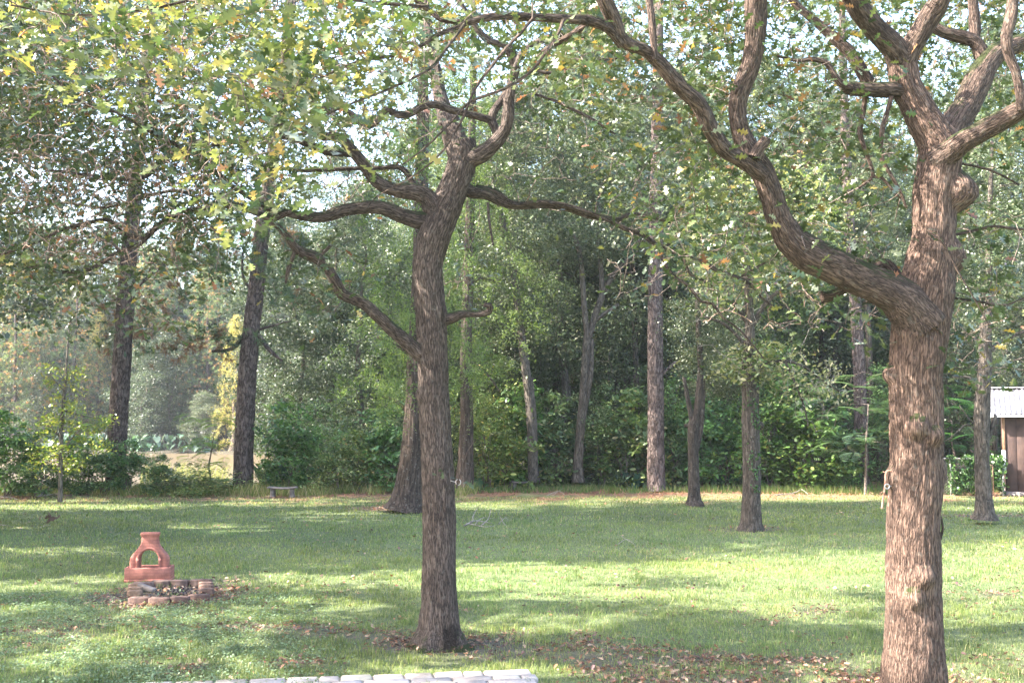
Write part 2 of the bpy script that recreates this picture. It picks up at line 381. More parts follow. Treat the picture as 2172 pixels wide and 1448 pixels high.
# terracotta with moulded brick joints
def clay():
    m, n, l, b = mat('moulded_terracotta')
    tc = n.new('ShaderNodeTexCoord'); mp = n.new('ShaderNodeMapping'); mp.inputs['Rotation'].default_value = (PI/2, 0, 0); l.new(tc.outputs['Object'], mp.inputs['Vector'])
    bt = n.new('ShaderNodeTexBrick'); bt.inputs['Scale'].default_value = 1; bt.inputs['Brick Width'].default_value = .085; bt.inputs['Row Height'].default_value = .036
    bt.inputs['Mortar Size'].default_value = .0028; bt.inputs['Color1'].default_value = (.47, .185, .135, 1); bt.inputs['Color2'].default_value = (.40, .15, .11, 1); bt.inputs['Mortar'].default_value = (.33, .13, .1, 1)
    l.new(mp.outputs[0], bt.inputs['Vector'])
    nz = n.new('ShaderNodeTexNoise'); nz.inputs['Scale'].default_value = 9; nz.inputs['Detail'].default_value = 6; l.new(tc.outputs['Object'], nz.inputs['Vector'])
    cr = n.new('ShaderNodeValToRGB'); cr.color_ramp.elements[0].position = .3; cr.color_ramp.elements[0].color = (.55, .53, .55, 1); cr.color_ramp.elements[1].position = .75; cr.color_ramp.elements[1].color = (1.2, 1.15, 1.15, 1); l.new(nz.outputs['Fac'], cr.inputs[0])
    mx = n.new('ShaderNodeMix'); mx.data_type = 'RGBA'; mx.blend_type = 'MULTIPLY'; mx.inputs[0].default_value = 1; l.new(bt.outputs['Color'], mx.inputs[6]); l.new(cr.outputs[0], mx.inputs[7])
    l.new(mx.outputs[2], b.inputs['Base Color']); b.inputs['Roughness'].default_value = .8
    bp = n.new('ShaderNodeBump'); bp.invert = True; bp.inputs['Strength'].default_value = .5; bp.inputs['Distance'].default_value = .004; l.new(bt.outputs['Fac'], bp.inputs['Height']); l.new(bp.outputs[0], b.inputs['Normal'])
    return m
M_CLAY = clay()

# ---------------------------------------------------------------- terrain
POND = np.array([(-140,33),(-40,33.5),(-20,33),(-12,33.2),(-6,33),(-2.6,34),(-1.6,38),(-4,48),(-7,60),(-13,76),(-25,84),(-60,87),(-140,90)])
def in_poly(x, y, poly):
    r = np.zeros(x.shape, bool); j = len(poly)-1
    for i in range(len(poly)):
        xi, yi = poly[i]; xj, yj = poly[j]
        c = ((yi > y) != (yj > y)) & (x < (xj-xi)*(y-yi)/(yj-yi+1e-12)+xi); r ^= c; j = i
    return r
def dist_poly(x, y, poly):
    d = np.full(x.shape, 1e9)
    for i in range(len(poly)):
        a = poly[i]; b_ = poly[(i+1) % len(poly)]; e = b_-a; L2 = e.dot(e)
        t = np.clip(((x-a[0])*e[0]+(y-a[1])*e[1])/L2, 0, 1); d = np.minimum(d, np.hypot(x-a[0]-t*e[0], y-a[1]-t*e[1]))
    return d
WATER_Z = -.42
def height(x, y):
    x = np.asarray(x, float); y = np.asarray(y, float)
    ins = in_poly(x, y, POND); d = dist_poly(x, y, POND); sd = np.where(ins, -d, d)
    h = np.interp(sd, [-4, -1, .3, 1.6], [-1.6, -.9, -.36, 0.0])
    n_ = vnoise(np.stack([x*.35, y*.35, 0*x], -1).reshape(-1, 3), 3).reshape(x.shape)-.5
    h = h + n_*.05*(y > 2) + np.clip((y-31)/30, 0, 1)*(~ins)*n_*.5
    return h
def grid_axis(a, b, steps):
    out = [a]
    while out[-1] < b: out.append(out[-1]+steps(out[-1]))
    return np.array(out)
xs = np.concatenate([-grid_axis(0, 300, lambda v: .35+v*.02)[::-1][:-1], grid_axis(0, 300, lambda v: .35+v*.02)])
ys = np.concatenate([-grid_axis(0, 120, lambda v: .6+v*.06)[::-1][:-1], grid_axis(0, 420, lambda v: .35+v*.006 if v < 60 else 1+(v-60)*.05)])
X, Y = np.meshgrid(xs, ys); Z = height(X, Y)
def ground_mat():
    m, n, l, b = mat('lawn_soil')
    tc = n.new('ShaderNodeTexCoord'); a = n.new('ShaderNodeAttribute'); a.attribute_name = 'col'
    nz = n.new('ShaderNodeTexNoise'); nz.inputs['Scale'].default_value = 40; nz.inputs['Detail'].default_value = 8; l.new(tc.outputs['Object'], nz.inputs['Vector'])
    cr = n.new('ShaderNodeValToRGB'); cr.color_ramp.elements[0].position = .3; cr.color_ramp.elements[0].color = (.5, .5, .5, 1); cr.color_ramp.elements[1].position = .7; cr.color_ramp.elements[1].color = (1.4, 1.4, 1.3, 1); l.new(nz.outputs['Fac'], cr.inputs[0])
    mx = n.new('ShaderNodeMix'); mx.data_type = 'RGBA'; mx.blend_type = 'MULTIPLY'; mx.inputs[0].default_value = 1; l.new(a.outputs['Color'], mx.inputs[6]); l.new(cr.outputs[0], mx.inputs[7])
    l.new(mx.outputs[2], b.inputs['Base Color']); b.inputs['Roughness'].default_value = .95
    bp = n.new('ShaderNodeBump'); bp.inputs['Strength'].default_value = .6; bp.inputs['Distance'].default_value = .03; l.new(nz.outputs['Fac'], bp.inputs['Height']); l.new(bp.outputs[0], b.inputs['Normal'])
    return m
M_GROUND = ground_mat()
# bare / litter map: world ellipses cx, cy, rx, ry, strength  (where soil and fallen leaves replace grass)
def gp(px, py, rx, ry, s):
    g = G(px, py); return (g[0], g[1], rx, ry, s)
BARE = [gp(960,1372,.75,.42,1.0), gp(1250,1385,1.1,.28,.8), gp(1560,1402,1.0,.22,.85), gp(1800,1428,.9,.2,.8), gp(1420,1428,1.0,.14,.6), gp(1150,1395,.8,.22,.75),
        gp(345,1268,.92,.95,1.0), gp(440,1238,.5,.5,.6), gp(560,1335,.7,.25,.7), gp(690,1350,.5,.25,.75), gp(800,1352,.4,.22,.6), gp(1940,1470,.9,.6,.9), gp(840,1078,1.0,.9,.9), gp(1592,1122,.9,.5,.8),
        gp(2088,1096,1.1,.5,.8), gp(620,1412,.3,.15,.6), gp(1120,1400,.6,.2,.6), gp(330,1340,.25,.15,.4), gp(150,1380,.3,.12,.4), gp(1472,1067,.5,.4,.6), gp(1950,1400,1.3,.3,.3),gp(1640,1448,1.4,.15,.8)]
def bare(x, y):
    m_ = np.zeros(x.shape)
    q = np.stack([x*2.6, y*2.6, 0*x], -1).reshape(-1, 3)
    nn = fbm(q, 21, 3).reshape(x.shape)
    for cx, cy, rx, ry, s in BARE:
        r_ = ((x-cx)/rx)**2+((y-cy)/ry)**2; m_ = np.maximum(m_, s*np.clip(1.35-r_+(nn-.5)*1.3, 0, 1))
    nn2 = fbm(q*.6+50, 33, 3).reshape(x.shape)
    m_ = np.maximum(m_, .8*np.clip((nn2-.66)*7, 0, 1)*(y < 13))
    # needle bed under the trees past the lawn edge
    edge = LAWN_EDGE(x)
    m_ = np.maximum(m_, np.clip((y-edge-.4+(nn-.5)*9)/1.6, 0, 1)*np.where(y > 33, 1, .9))
    return m_
def LAWN_EDGE(x): return 27.9 + .5*np.sin(x*.5) + np.where(x < -4, -.1, 0) + np.where(x > 3, .4, 0)
bm = bare(X, Y)
cg = np.array([.10, .125, .05]); cb = np.array([.085, .064, .052]); cn = np.array([.27, .145, .09])
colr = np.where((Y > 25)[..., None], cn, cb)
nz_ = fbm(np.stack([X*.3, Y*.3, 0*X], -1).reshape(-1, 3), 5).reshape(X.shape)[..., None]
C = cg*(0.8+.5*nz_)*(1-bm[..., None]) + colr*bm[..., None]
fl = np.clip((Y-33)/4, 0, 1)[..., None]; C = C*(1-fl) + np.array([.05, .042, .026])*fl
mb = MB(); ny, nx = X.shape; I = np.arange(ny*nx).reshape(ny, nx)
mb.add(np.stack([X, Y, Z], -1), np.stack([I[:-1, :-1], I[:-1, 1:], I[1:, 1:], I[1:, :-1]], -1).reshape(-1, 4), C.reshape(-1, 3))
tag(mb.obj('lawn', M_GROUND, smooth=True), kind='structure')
m, n, l, b = mat('muddy_pond_water'); b.inputs['Base Color'].default_value = (.13, .098, .06, 1); b.inputs['Roughness'].default_value = .3; b.inputs['Specular IOR Level'].default_value = .25
tc = n.new('ShaderNodeTexCoord'); mp = n.new('ShaderNodeMapping'); mp.inputs['Scale'].default_value = (.6, 2.2, 1); nz = n.new('ShaderNodeTexNoise'); nz.inputs['Scale'].default_value = 2.5; nz.inputs['Detail'].default_value = 4
l.new(tc.outputs['Object'], mp.inputs[0]); l.new(mp.outputs[0], nz.inputs['Vector']); bp = n.new('ShaderNodeBump'); bp.inputs['Strength'].default_value = .12; bp.inputs['Distance'].default_value = .05
l.new(nz.outputs['Fac'], bp.inputs['Height']); l.new(bp.outputs[0], b.inputs['Normal']); M_WATER = m
mb = MB(); mb.add(np.array([(-200, 31, WATER_Z), (1, 31, WATER_Z), (1, 96, WATER_Z), (-200, 96, WATER_Z)]), np.array([[0, 1, 2, 3]]))
tag(mb.obj('pond_water', M_WATER), kind='structure')

# ---------------------------------------------------------------- grass
def hz(x, y): return height(x, y)
def grass():
    mb = MB()
    zones = [(7.2, 9.5, 3600, .0036, .040), (9.5, 12, 2600, .004, .040), (12, 16, 1600, .0055, .040), (16, 22, 760, .008, .042), (22, 29.5, 360, .012, .045)]
    for y0, y1, dens, w, h in zones:
        hw = lambda y: y*.5+1.0
        A = (y1-y0)*2*hw(y1); N = int(A*dens)
        y = R.uniform(y0, y1, N); x = R.uniform(-1, 1, N)*hw(y1)
        k = np.abs(x) < hw(y); x = x[k]; y = y[k]
        b_ = bare(x, y); cl = fbm(np.stack([x*5, y*5, 0*x], -1), 8, 2)
        rx_, ry_ = G(365, 1262)[:2]; ring = (((x-rx_)/.62)**2+((y-ry_)/.62)**2 < 1); b_ = np.where(ring, 1.25, b_); k = R.random(len(x)) > b_*(.93-.25*(fbm(np.stack([x*4, y*4, 0*x], -1), 92, 2) > .52)); k &= (R.random(len(x)) < .35+1.1*cl)
        x = x[k]; y = y[k]; cl = cl[k]; n = len(x)
        big = fbm(np.stack([x*.7, y*.7, 0*x], -1), 14, 2)
        hh = h*(.45+1.0*R.random(n))*(.6+.9*cl)*(.85+.55*np.clip((cl-.6)*8, 0, 1)); ang = R.uniform(0, 2*PI, n); lean = R.uniform(.25, 1.1, n)
        dx, dy = np.cos(ang), np.sin(ang); wx, wy = -dy*w*.5, dx*w*.5
        z = hz(x, y)-.002
        b0 = np.stack([x-wx, y-wy, z], 1); b1 = np.stack([x+wx, y+wy, z], 1)
        m0 = np.stack([x+dx*hh*lean*.35-wx*.8, y+dy*hh*lean*.35-wy*.8, z+hh*.65], 1); m1 = m0+np.stack([wx, wy, 0*wx], 1)*1.6
        t = np.stack([x+dx*hh*lean, y+dy*hh*lean, z+hh*(.95-.25*lean)], 1)
        V = np.stack([b0, b1, m1, m0, t], 1).reshape(-1, 3); i = np.arange(n)*5
        g1 = np.array([.12, .19, .065]); g2 = np.array([.26, .30, .10]); g3 = np.array([.44, .38, .2])
        r_ = R.random(n)[:, None]; c = g1*(1-r_)+g2*r_; hue = fbm(np.stack([x*.35+9, y*.6, 0*x], -1), 17, 3)[:, None]; c = c*(.6+.8*big[:, None])*(np.array([.8, .95, 1.15])*(1-hue)+np.array([1.25, 1.08, .85])*hue)*(.7+.6*R.random(n))[:, None]
        dry = (R.random(n) < .07+.25*np.clip((big-.6)*4, 0, 1)+.3*np.clip((y-25)/4, 0, 1))[:, None]; c = np.where(dry, g3, c)
        mb.add(V, [np.stack([i, i+1, i+2, i+3], 1), np.stack([i+3, i+2, i+4], 1)], np.repeat(c, 5, 0))
    return mb
tag(grass().obj('grass', M_GRASS), 'short green lawn grass with sunny and shaded patches', 'grass', kind='stuff')
def clover():
    mb = MB(); N = 150000
    y = R.uniform(7.4, 12.8, N); x = R.uniform(-6.8, 1.5, N)
    px, py, _ = proj(np.stack([x, y, 0*x], 1))
    den = np.clip((760-px)/420, 0, 1)*np.clip((py-1225)/60, 0, 1)*.9
    cl = fbm(np.stack([x*2.2, y*2.2, 0*x], -1), 44, 3); k = (R.random(N) < den*np.clip((cl-.3)*5, 0, 1)*(1-bare(x, y)*.9))
    x = x[k]; y = y[k]; n = len(x); pos = np.stack([x, y, hz(x, y)+R.uniform(.01, .055, n)], 1)
    c = np.array([.2, .27, .14])*(.6+.7*R.random(n))[:, None]*np.array([1, 1, 1.1])
    scatter(mb, CLOV[0], CLOV[1], pos, rand_rot(n, .45), R.uniform(.014, .03, n), c)
    return mb
tag(clover().obj('clover', M_GRASS), 'low broad-leaved weeds spread through the near left of the lawn', 'ground cover', kind='stuff')
def litter():
    mb = MB(); N = 140000
    y = 7.2+ (29-7.2)*R.random(N)**1.5; x = R.uniform(-1, 1, N)*(y*.5+.6)
    b_ = bare(x, y)*(y < 26)
    ptc = fbm(np.stack([x*1.3, y*1.3, 0*x], -1), 91, 3); k = R.random(N) < (.05*np.clip((ptc-.4)*4, 0, 1.5)+.8*b_*np.clip((ptc-.3)*4, .35, 1.2))*np.where(y > 14, .5, 1); x = x[k]; y = y[k]; n = len(x)
    pos = np.stack([x, y, hz(x, y)+R.uniform(.006, .035, n)], 1)
    pal = np.array([(.30, .14, .08), (.15, .08, .055), (.34, .2, .13), (.42, .3, .21), (.1, .06, .05), (.22, .13, .12)])
    c = pal[R.integers(0, len(pal), n)]*(.7+.6*R.random(n))[:, None]
    near = y < 13
    tv = LOBED[0].copy(); tv[:, 2] += .35*(tv[:, 0]-.5)**2+.5*np.abs(tv[:, 1])
    scatter(mb, tv, LOBED[1], pos[near], rand_rot(near.sum(), .55), R.uniform(.026, .058, near.sum()), c[near])
    far = ~near
    scatter(mb, OVAL[0]*np.array([1, 1.4, 2]), OVAL[1], pos[far], rand_rot(far.sum(), .5), R.uniform(.035, .065, far.sum()), c[far])
    return mb
tag(litter().obj('fallen_leaves', M_DEAD), 'brown curled oak leaves lying scattered over the lawn and bare soil', 'fallen leaves', kind='stuff')
def straw():
    mb = MB(); N = 60000
    x = R.uniform(-19, 19, N); y = R.uniform(26, 34.5, N); b_ = bare(x, y); k = R.random(N) < np.clip(b_*1.1-.15, 0, 1)*.75; x = x[k]; y = y[k]; n = len(x)
    pos = np.stack([x, y, hz(x, y)+R.uniform(.005, .05, n)], 1)
    pal = np.array([(.34, .16, .09), (.24, .11, .07), (.42, .24, .14), (.2, .11, .08)])
    scatter(mb, NEED[0]*np.array([1, 3, 1]), NEED[1], pos, rand_rot(n, .75), R.uniform(.12, .25, n), pal[R.integers(0, 4, n)])
    return mb
tag(straw().obj('pine_straw', M_DEAD), 'reddish fallen pine needles bedded along the far edge of the lawn', 'pine needles', kind='stuff')

# ---------------------------------------------------------------- growing twigs toward leaf clusters
def grow(nodes, rads, targets, mb, rng, r_tip=.0022, sides=4, kr=.013, step=.16, wig=.25, sag=0.0, minr=.0, col=None):
    """attach every target to the nearest wood already there"""
    cap = len(nodes) + len(targets)*40
    Pn = np.zeros((cap, 3)); Rn = np.zeros(cap); n0 = len(nodes); Pn[:n0] = nodes; Rn[:n0] = rads; cnt = n0
    d0 = np.array([np.min(((nodes-t)**2).sum(1)) for t in targets]); order = np.argsort(d0)
    for i in order:
        t = targets[i]; dd = ((Pn[:cnt]-t)**2).sum(1); j = int(dd.argmin()); p = Pn[j]; L = math.sqrt(dd[j])
        if L < .04: continue
        k = int(min(30, max(3, L/step))); s = np.linspace(0, 1, k+1)[:, None]
        off = rng.normal(size=3)*L*wig; off[2] += L*.12 - sag*L
        mid = (p+t)/2 + off
        path = (1-s)**2*p + 2*s*(1-s)*mid + s*s*t
        path[1:-1] += rng.normal(size=(k-1, 3))*min(.05, L*.05)
        ra = min(Rn[j]*.75, r_tip+kr*L); ra = max(ra, r_tip); rr = ra*(1-s[:, 0])+r_tip*s[:, 0]
        tube(mb, path, np.maximum(rr, minr), sides=sides, cap=False, col=col)
        m_ = min(k, cap-cnt); Pn[cnt:cnt+m_] = path[1:m_+1]; Rn[cnt:cnt+m_] = rr[1:m_+1]; cnt += m_
        if cnt >= cap-2: break
    return Pn[n0:cnt]

OAK_PAL = [((.06, .10, .035), .36), ((.08, .125, .045), .26), ((.12, .16, .055), .16), ((.2, .22, .07), .07), ((.42, .32, .08), .02), ((.34, .18, .08), .02), ((.26, .12, .07), .015), ((.2, .24, .17), .09)]
GOLD_PAL = [((.07, .12, .04), .3), ((.12, .17, .06), .2), ((.24, .28, .09), .2), ((.42, .38, .14), .06), ((.5, .36, .12), .03), ((.4, .2, .1), .02), ((.24, .28, .22), .13)]
YEL_PAL = [((.5, .42, .1), .35), ((.58, .4, .08), .25), ((.25, .3, .1), .2), ((.5, .24, .09), .1), ((.3, .3, .22), .1)]
def pick(pal, n, rng):
    c = np.array([p[0] for p in pal]); w = np.array([p[1] for p in pal]); w = w/w.sum()
    return c[rng.choice(len(pal), n, p=w)]*(.62+.5*rng.random(n))[:, None]*(.92 if pal is OAK_PAL or pal is GOLD_PAL else 1.12)
def leaf_clusters(mb, T, rng, per, spread, size, pal, tmpl, flat=.25, droop=0.0, mask=True):
    n = len(T)*per; base = np.repeat(T, per, 0)
    off = rng.normal(size=(n, 3))*np.array([spread, spread, spread*.7]); pos = base+off; pos[:, 2] -= droop*np.abs(rng.normal(size=n))
    # leaves point outward from the cluster
    nrm = rng.normal(size=(n, 3))*.75; nrm[:, 2] = np.abs(nrm[:, 2])+flat*2; nrm /= np.linalg.norm(nrm, axis=1)[:, None]
    u = off+rng.normal(size=(n, 3))*spread*.6; u[:, 2] -= spread*.5; u = u-nrm*(u*nrm).sum(1)[:, None]; u /= np.linalg.norm(u, axis=1)[:, None]+1e-9
    v = np.cross(nrm, u); rot = np.stack([u, v, nrm], 2)
    col = pick(pal, n, rng)
    if mask:
        k = rng.random(n) > sunny(pos); pos = pos[k]; rot = rot[k]; col = col[k]; n = len(pos)
    scatter(mb, tmpl[0], tmpl[1], pos, rot, size*rng.uniform(.65, 1.25, n), col)

def limb(mb, spec, depth, bark=.010, step=.05, sides=None, moss=True, seed=0, d_end=None, lump=.10, burls=(), flute=0, bscale=34, start=None, col=None, wig=0):
    """spec: (px, py, width px[, depth]) list"""
    n = len(spec); pts = []; rad = []
    for i, q in enumerate(spec):
        d = q[3] if len(q) > 3 else depth + ((d_end-depth)*i/(n-1) if d_end is not None else 0)
        pts.append(P(q[0], q[1], d)); rad.append(pxr(q[2], d))
    wmax = max(q[2] for q in spec)
    if sides is None: sides = 72 if wmax > 90 else 56 if wmax > 55 else 36 if wmax > 30 else 18 if wmax > 15 else 10 if wmax > 8 else 6
    if wmax < 30: bark = bark*wmax/36
    if wmax < 12: bark = 0
    return tube(mb, pts, rad, sides=sides, step=step if wmax > 8 else .1, bark=bark, bscale=bscale, seed=seed, lump=lump if wmax > 8 else 0, burls=burls, flute=flute, col=col, wig=wig)

def region_targets(regs, rng):
    T = []
    for x0, x1, y0, y1, d0, d1, n in regs:
        px = rng.uniform(x0, x1, n); py = rng.uniform(y0, y1, n); d = rng.uniform(d0, d1, n)
        T.append(np.array([P(a, b_, c) for a, b_, c in zip(px, py, d)]))
    return np.vstack(T)
def clear_zones(T, zones, rng):
    x, y, d = proj(T); k = np.ones(len(T), bool)
    for x0, x1, y0, y1, pr in zones: k &= ~((x > x0) & (x < x1) & (y > y0) & (y < y1) & (rng.random(len(T)) < pr))
    return T[k]

# ---- the oak in the middle
def off_limbs(T, S, rng, pr=.88, pad=14, wmin=20):
    x, y, d = proj(T); k = np.ones(len(T), bool)
    for p, r in S:
        qx, qy, qd = proj(p[::3]); w = r[::3]*F/qd
        if w.max() < wmin/2: continue
        for a, b_, c, ww in zip(qx, qy, qd, w):
            k &= ~(((x-a)**2+(y-b_)**2 < (ww+pad)**2) & (d < c+.1))
    return T[k | (rng.random(len(T)) > pr)]
def middle_oak():
    D = 9.8; b0 = G(935, 1368); b0[1] = D
    t = root('oak_tree', (b0[0], D, 0), 'mossy-limbed oak in the middle, a dark scar at the foot of its ridged trunk', 'tree', 'oaks standing near the patio')
    mb = MB(); S = []
    def L(spec, **k):
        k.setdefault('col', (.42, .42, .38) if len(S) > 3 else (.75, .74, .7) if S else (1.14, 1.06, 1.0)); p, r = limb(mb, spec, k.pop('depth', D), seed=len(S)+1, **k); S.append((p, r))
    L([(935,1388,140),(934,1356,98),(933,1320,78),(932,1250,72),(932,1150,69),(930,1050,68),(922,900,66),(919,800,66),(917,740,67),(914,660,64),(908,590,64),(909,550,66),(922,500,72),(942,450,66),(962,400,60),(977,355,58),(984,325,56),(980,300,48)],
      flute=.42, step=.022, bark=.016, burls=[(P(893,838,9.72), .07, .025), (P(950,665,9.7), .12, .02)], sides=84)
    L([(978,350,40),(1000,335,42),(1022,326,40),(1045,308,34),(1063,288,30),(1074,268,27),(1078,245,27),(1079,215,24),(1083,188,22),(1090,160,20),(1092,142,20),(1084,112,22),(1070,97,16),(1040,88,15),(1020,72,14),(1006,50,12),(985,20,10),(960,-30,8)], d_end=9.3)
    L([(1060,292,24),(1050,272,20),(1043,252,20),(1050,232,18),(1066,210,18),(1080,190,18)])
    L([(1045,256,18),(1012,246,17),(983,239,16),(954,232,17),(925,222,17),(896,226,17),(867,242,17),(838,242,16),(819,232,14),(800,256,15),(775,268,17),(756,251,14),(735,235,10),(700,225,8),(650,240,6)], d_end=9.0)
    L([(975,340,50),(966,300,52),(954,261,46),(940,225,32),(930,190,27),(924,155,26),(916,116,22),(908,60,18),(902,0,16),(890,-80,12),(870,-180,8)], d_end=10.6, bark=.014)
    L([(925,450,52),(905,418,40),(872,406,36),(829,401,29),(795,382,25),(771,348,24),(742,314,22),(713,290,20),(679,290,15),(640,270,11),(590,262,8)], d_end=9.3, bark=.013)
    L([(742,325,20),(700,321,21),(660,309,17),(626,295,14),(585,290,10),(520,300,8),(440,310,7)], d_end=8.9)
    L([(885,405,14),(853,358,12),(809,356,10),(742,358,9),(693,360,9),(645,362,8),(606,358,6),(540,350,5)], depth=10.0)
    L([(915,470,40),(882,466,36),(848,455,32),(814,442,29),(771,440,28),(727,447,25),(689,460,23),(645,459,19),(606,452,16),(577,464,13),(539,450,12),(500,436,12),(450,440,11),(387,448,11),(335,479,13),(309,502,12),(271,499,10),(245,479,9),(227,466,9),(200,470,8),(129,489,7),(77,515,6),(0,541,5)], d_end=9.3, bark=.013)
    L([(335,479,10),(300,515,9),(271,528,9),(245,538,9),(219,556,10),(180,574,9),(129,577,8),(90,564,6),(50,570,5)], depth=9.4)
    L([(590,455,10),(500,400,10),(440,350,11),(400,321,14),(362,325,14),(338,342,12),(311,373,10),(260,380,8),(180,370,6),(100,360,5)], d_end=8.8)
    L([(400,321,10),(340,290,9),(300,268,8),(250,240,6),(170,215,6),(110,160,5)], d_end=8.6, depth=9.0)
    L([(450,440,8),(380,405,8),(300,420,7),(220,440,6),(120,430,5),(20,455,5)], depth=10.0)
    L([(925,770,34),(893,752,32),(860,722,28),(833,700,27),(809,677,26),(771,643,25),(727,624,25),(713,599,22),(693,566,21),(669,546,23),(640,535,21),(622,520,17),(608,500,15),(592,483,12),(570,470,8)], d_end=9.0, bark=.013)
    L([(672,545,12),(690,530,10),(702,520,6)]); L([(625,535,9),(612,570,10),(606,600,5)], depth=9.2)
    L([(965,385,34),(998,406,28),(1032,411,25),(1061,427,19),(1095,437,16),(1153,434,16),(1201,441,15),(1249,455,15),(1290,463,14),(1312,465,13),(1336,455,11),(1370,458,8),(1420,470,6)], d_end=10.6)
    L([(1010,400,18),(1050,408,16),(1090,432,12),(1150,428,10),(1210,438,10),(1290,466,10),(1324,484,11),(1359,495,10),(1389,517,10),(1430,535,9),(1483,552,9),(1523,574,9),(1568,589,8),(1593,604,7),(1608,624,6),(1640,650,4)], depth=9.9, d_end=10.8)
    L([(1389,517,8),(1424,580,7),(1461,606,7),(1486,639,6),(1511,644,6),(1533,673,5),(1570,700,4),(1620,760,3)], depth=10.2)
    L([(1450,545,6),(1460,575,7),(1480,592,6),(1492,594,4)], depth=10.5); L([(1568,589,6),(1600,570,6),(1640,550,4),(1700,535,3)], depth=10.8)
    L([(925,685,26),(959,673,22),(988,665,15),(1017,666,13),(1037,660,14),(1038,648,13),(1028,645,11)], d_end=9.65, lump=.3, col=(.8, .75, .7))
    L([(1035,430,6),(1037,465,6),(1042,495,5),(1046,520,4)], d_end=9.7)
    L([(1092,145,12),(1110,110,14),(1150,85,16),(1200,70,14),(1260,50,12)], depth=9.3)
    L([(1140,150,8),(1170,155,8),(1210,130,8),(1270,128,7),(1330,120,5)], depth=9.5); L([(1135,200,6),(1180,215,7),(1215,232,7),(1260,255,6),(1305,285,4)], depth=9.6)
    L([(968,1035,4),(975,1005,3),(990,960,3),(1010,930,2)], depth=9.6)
    # foreground sprig on the trunk
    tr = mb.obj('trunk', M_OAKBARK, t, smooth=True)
    # the dark scar at the foot
    co = np.empty(len(tr.data.vertices)*3, np.float32); tr.data.vertices.foreach_get('co', co); co = co.reshape(-1, 3)+np.array(t.location)
    px, py, dd = proj(co); cc = np.ones((len(co), 4), np.float32)
    s = np.clip((py-1322)/8, 0, 1)*np.clip((px-937)/4, 0, 1)*np.clip((972-px)/10+.6, 0, 1)*(co[:, 1] < D-.02)
    cc[:, :3] *= (1-.72*s)[:, None]; tr.data.attributes['col'].data.foreach_set('color', cc.ravel())
    rng = np.random.default_rng(21); nodes = np.vstack([p[::2] for p, r in S[1:]]); rads = np.concatenate([r[::2] for p, r in S[1:]])
    k = nodes[:, 2] > 3.0; nodes = nodes[k]; rads = rads[k]
    T = region_targets([(-60,420,-20,330,8.6,11.8,620),(-60,480,300,600,8.6,10.8,430),(60,400,560,700,8.8,10,40),(300,720,-20,330,8.6,11.8,420),(700,950,0,330,9,11.8,150),(400,620,300,480,8.8,10.4,110),(600,900,330,460,9.9,11.8,70),
        (580,720,470,600,8.9,10,22),(900,1300,-40,300,9.9,12.5,260),(-40,900,-40,240,11,13,240),(1010,1400,300,460,9.8,11.8,60),(1280,1760,430,640,9.9,12.5,200),(1330,1650,330,460,10,12.5,70),(640,800,560,680,9,10,10),(940,1000,540,640,10,10.8,14)], rng)
    T = clear_zones(T, [(480,600,480,700,.6),(250,300,400,470,.8),(1350,1432,515,720,.85),(150,260,500,700,.3)], rng)
    T = off_limbs(T, S, rng)
    oy = np.stack([rng.uniform(-6.5, 4.5, 260), rng.uniform(7.5, 12.5, 260), rng.uniform(5.8, 8.6, 260)], 1)
    T = np.vstack([T, oy])
    tw = MB(); grow(nodes, rads, T, tw, rng, r_tip=.0032)
    # bare drooping twigs on the left, sunlight put into their pale colour
    B = region_targets([(40,440,330,560,8.5,9.3,520),(0,500,100,420,8.3,9.1,560),(1480,1760,600,700,10,11,40),(560,760,200,420,8.9,9.6,40)], rng)
    grow(np.vstack([nodes, T]), np.concatenate([rads, np.full(len(T), .004)]), B, tw, rng, r_tip=.0055, sides=3, sag=-.1, col=(1.9, 1.7, 1.55))
    tw.obj('twigs', M_TWIG, t)
    lf = MB(); leaf_clusters(lf, T, rng, 17, .14, .074, OAK_PAL, LOBED2, flat=.2)
    leaf_clusters(lf, np.array([P(935,1000,9.55), P(975,1030,9.6), P(905,735,9.5), P(500+0,-60,9)]), rng, 3, .04, .08, OAK_PAL, LOBED)
    lf.obj('crown', M_OAKLEAF, t)
    return t
middle_oak()

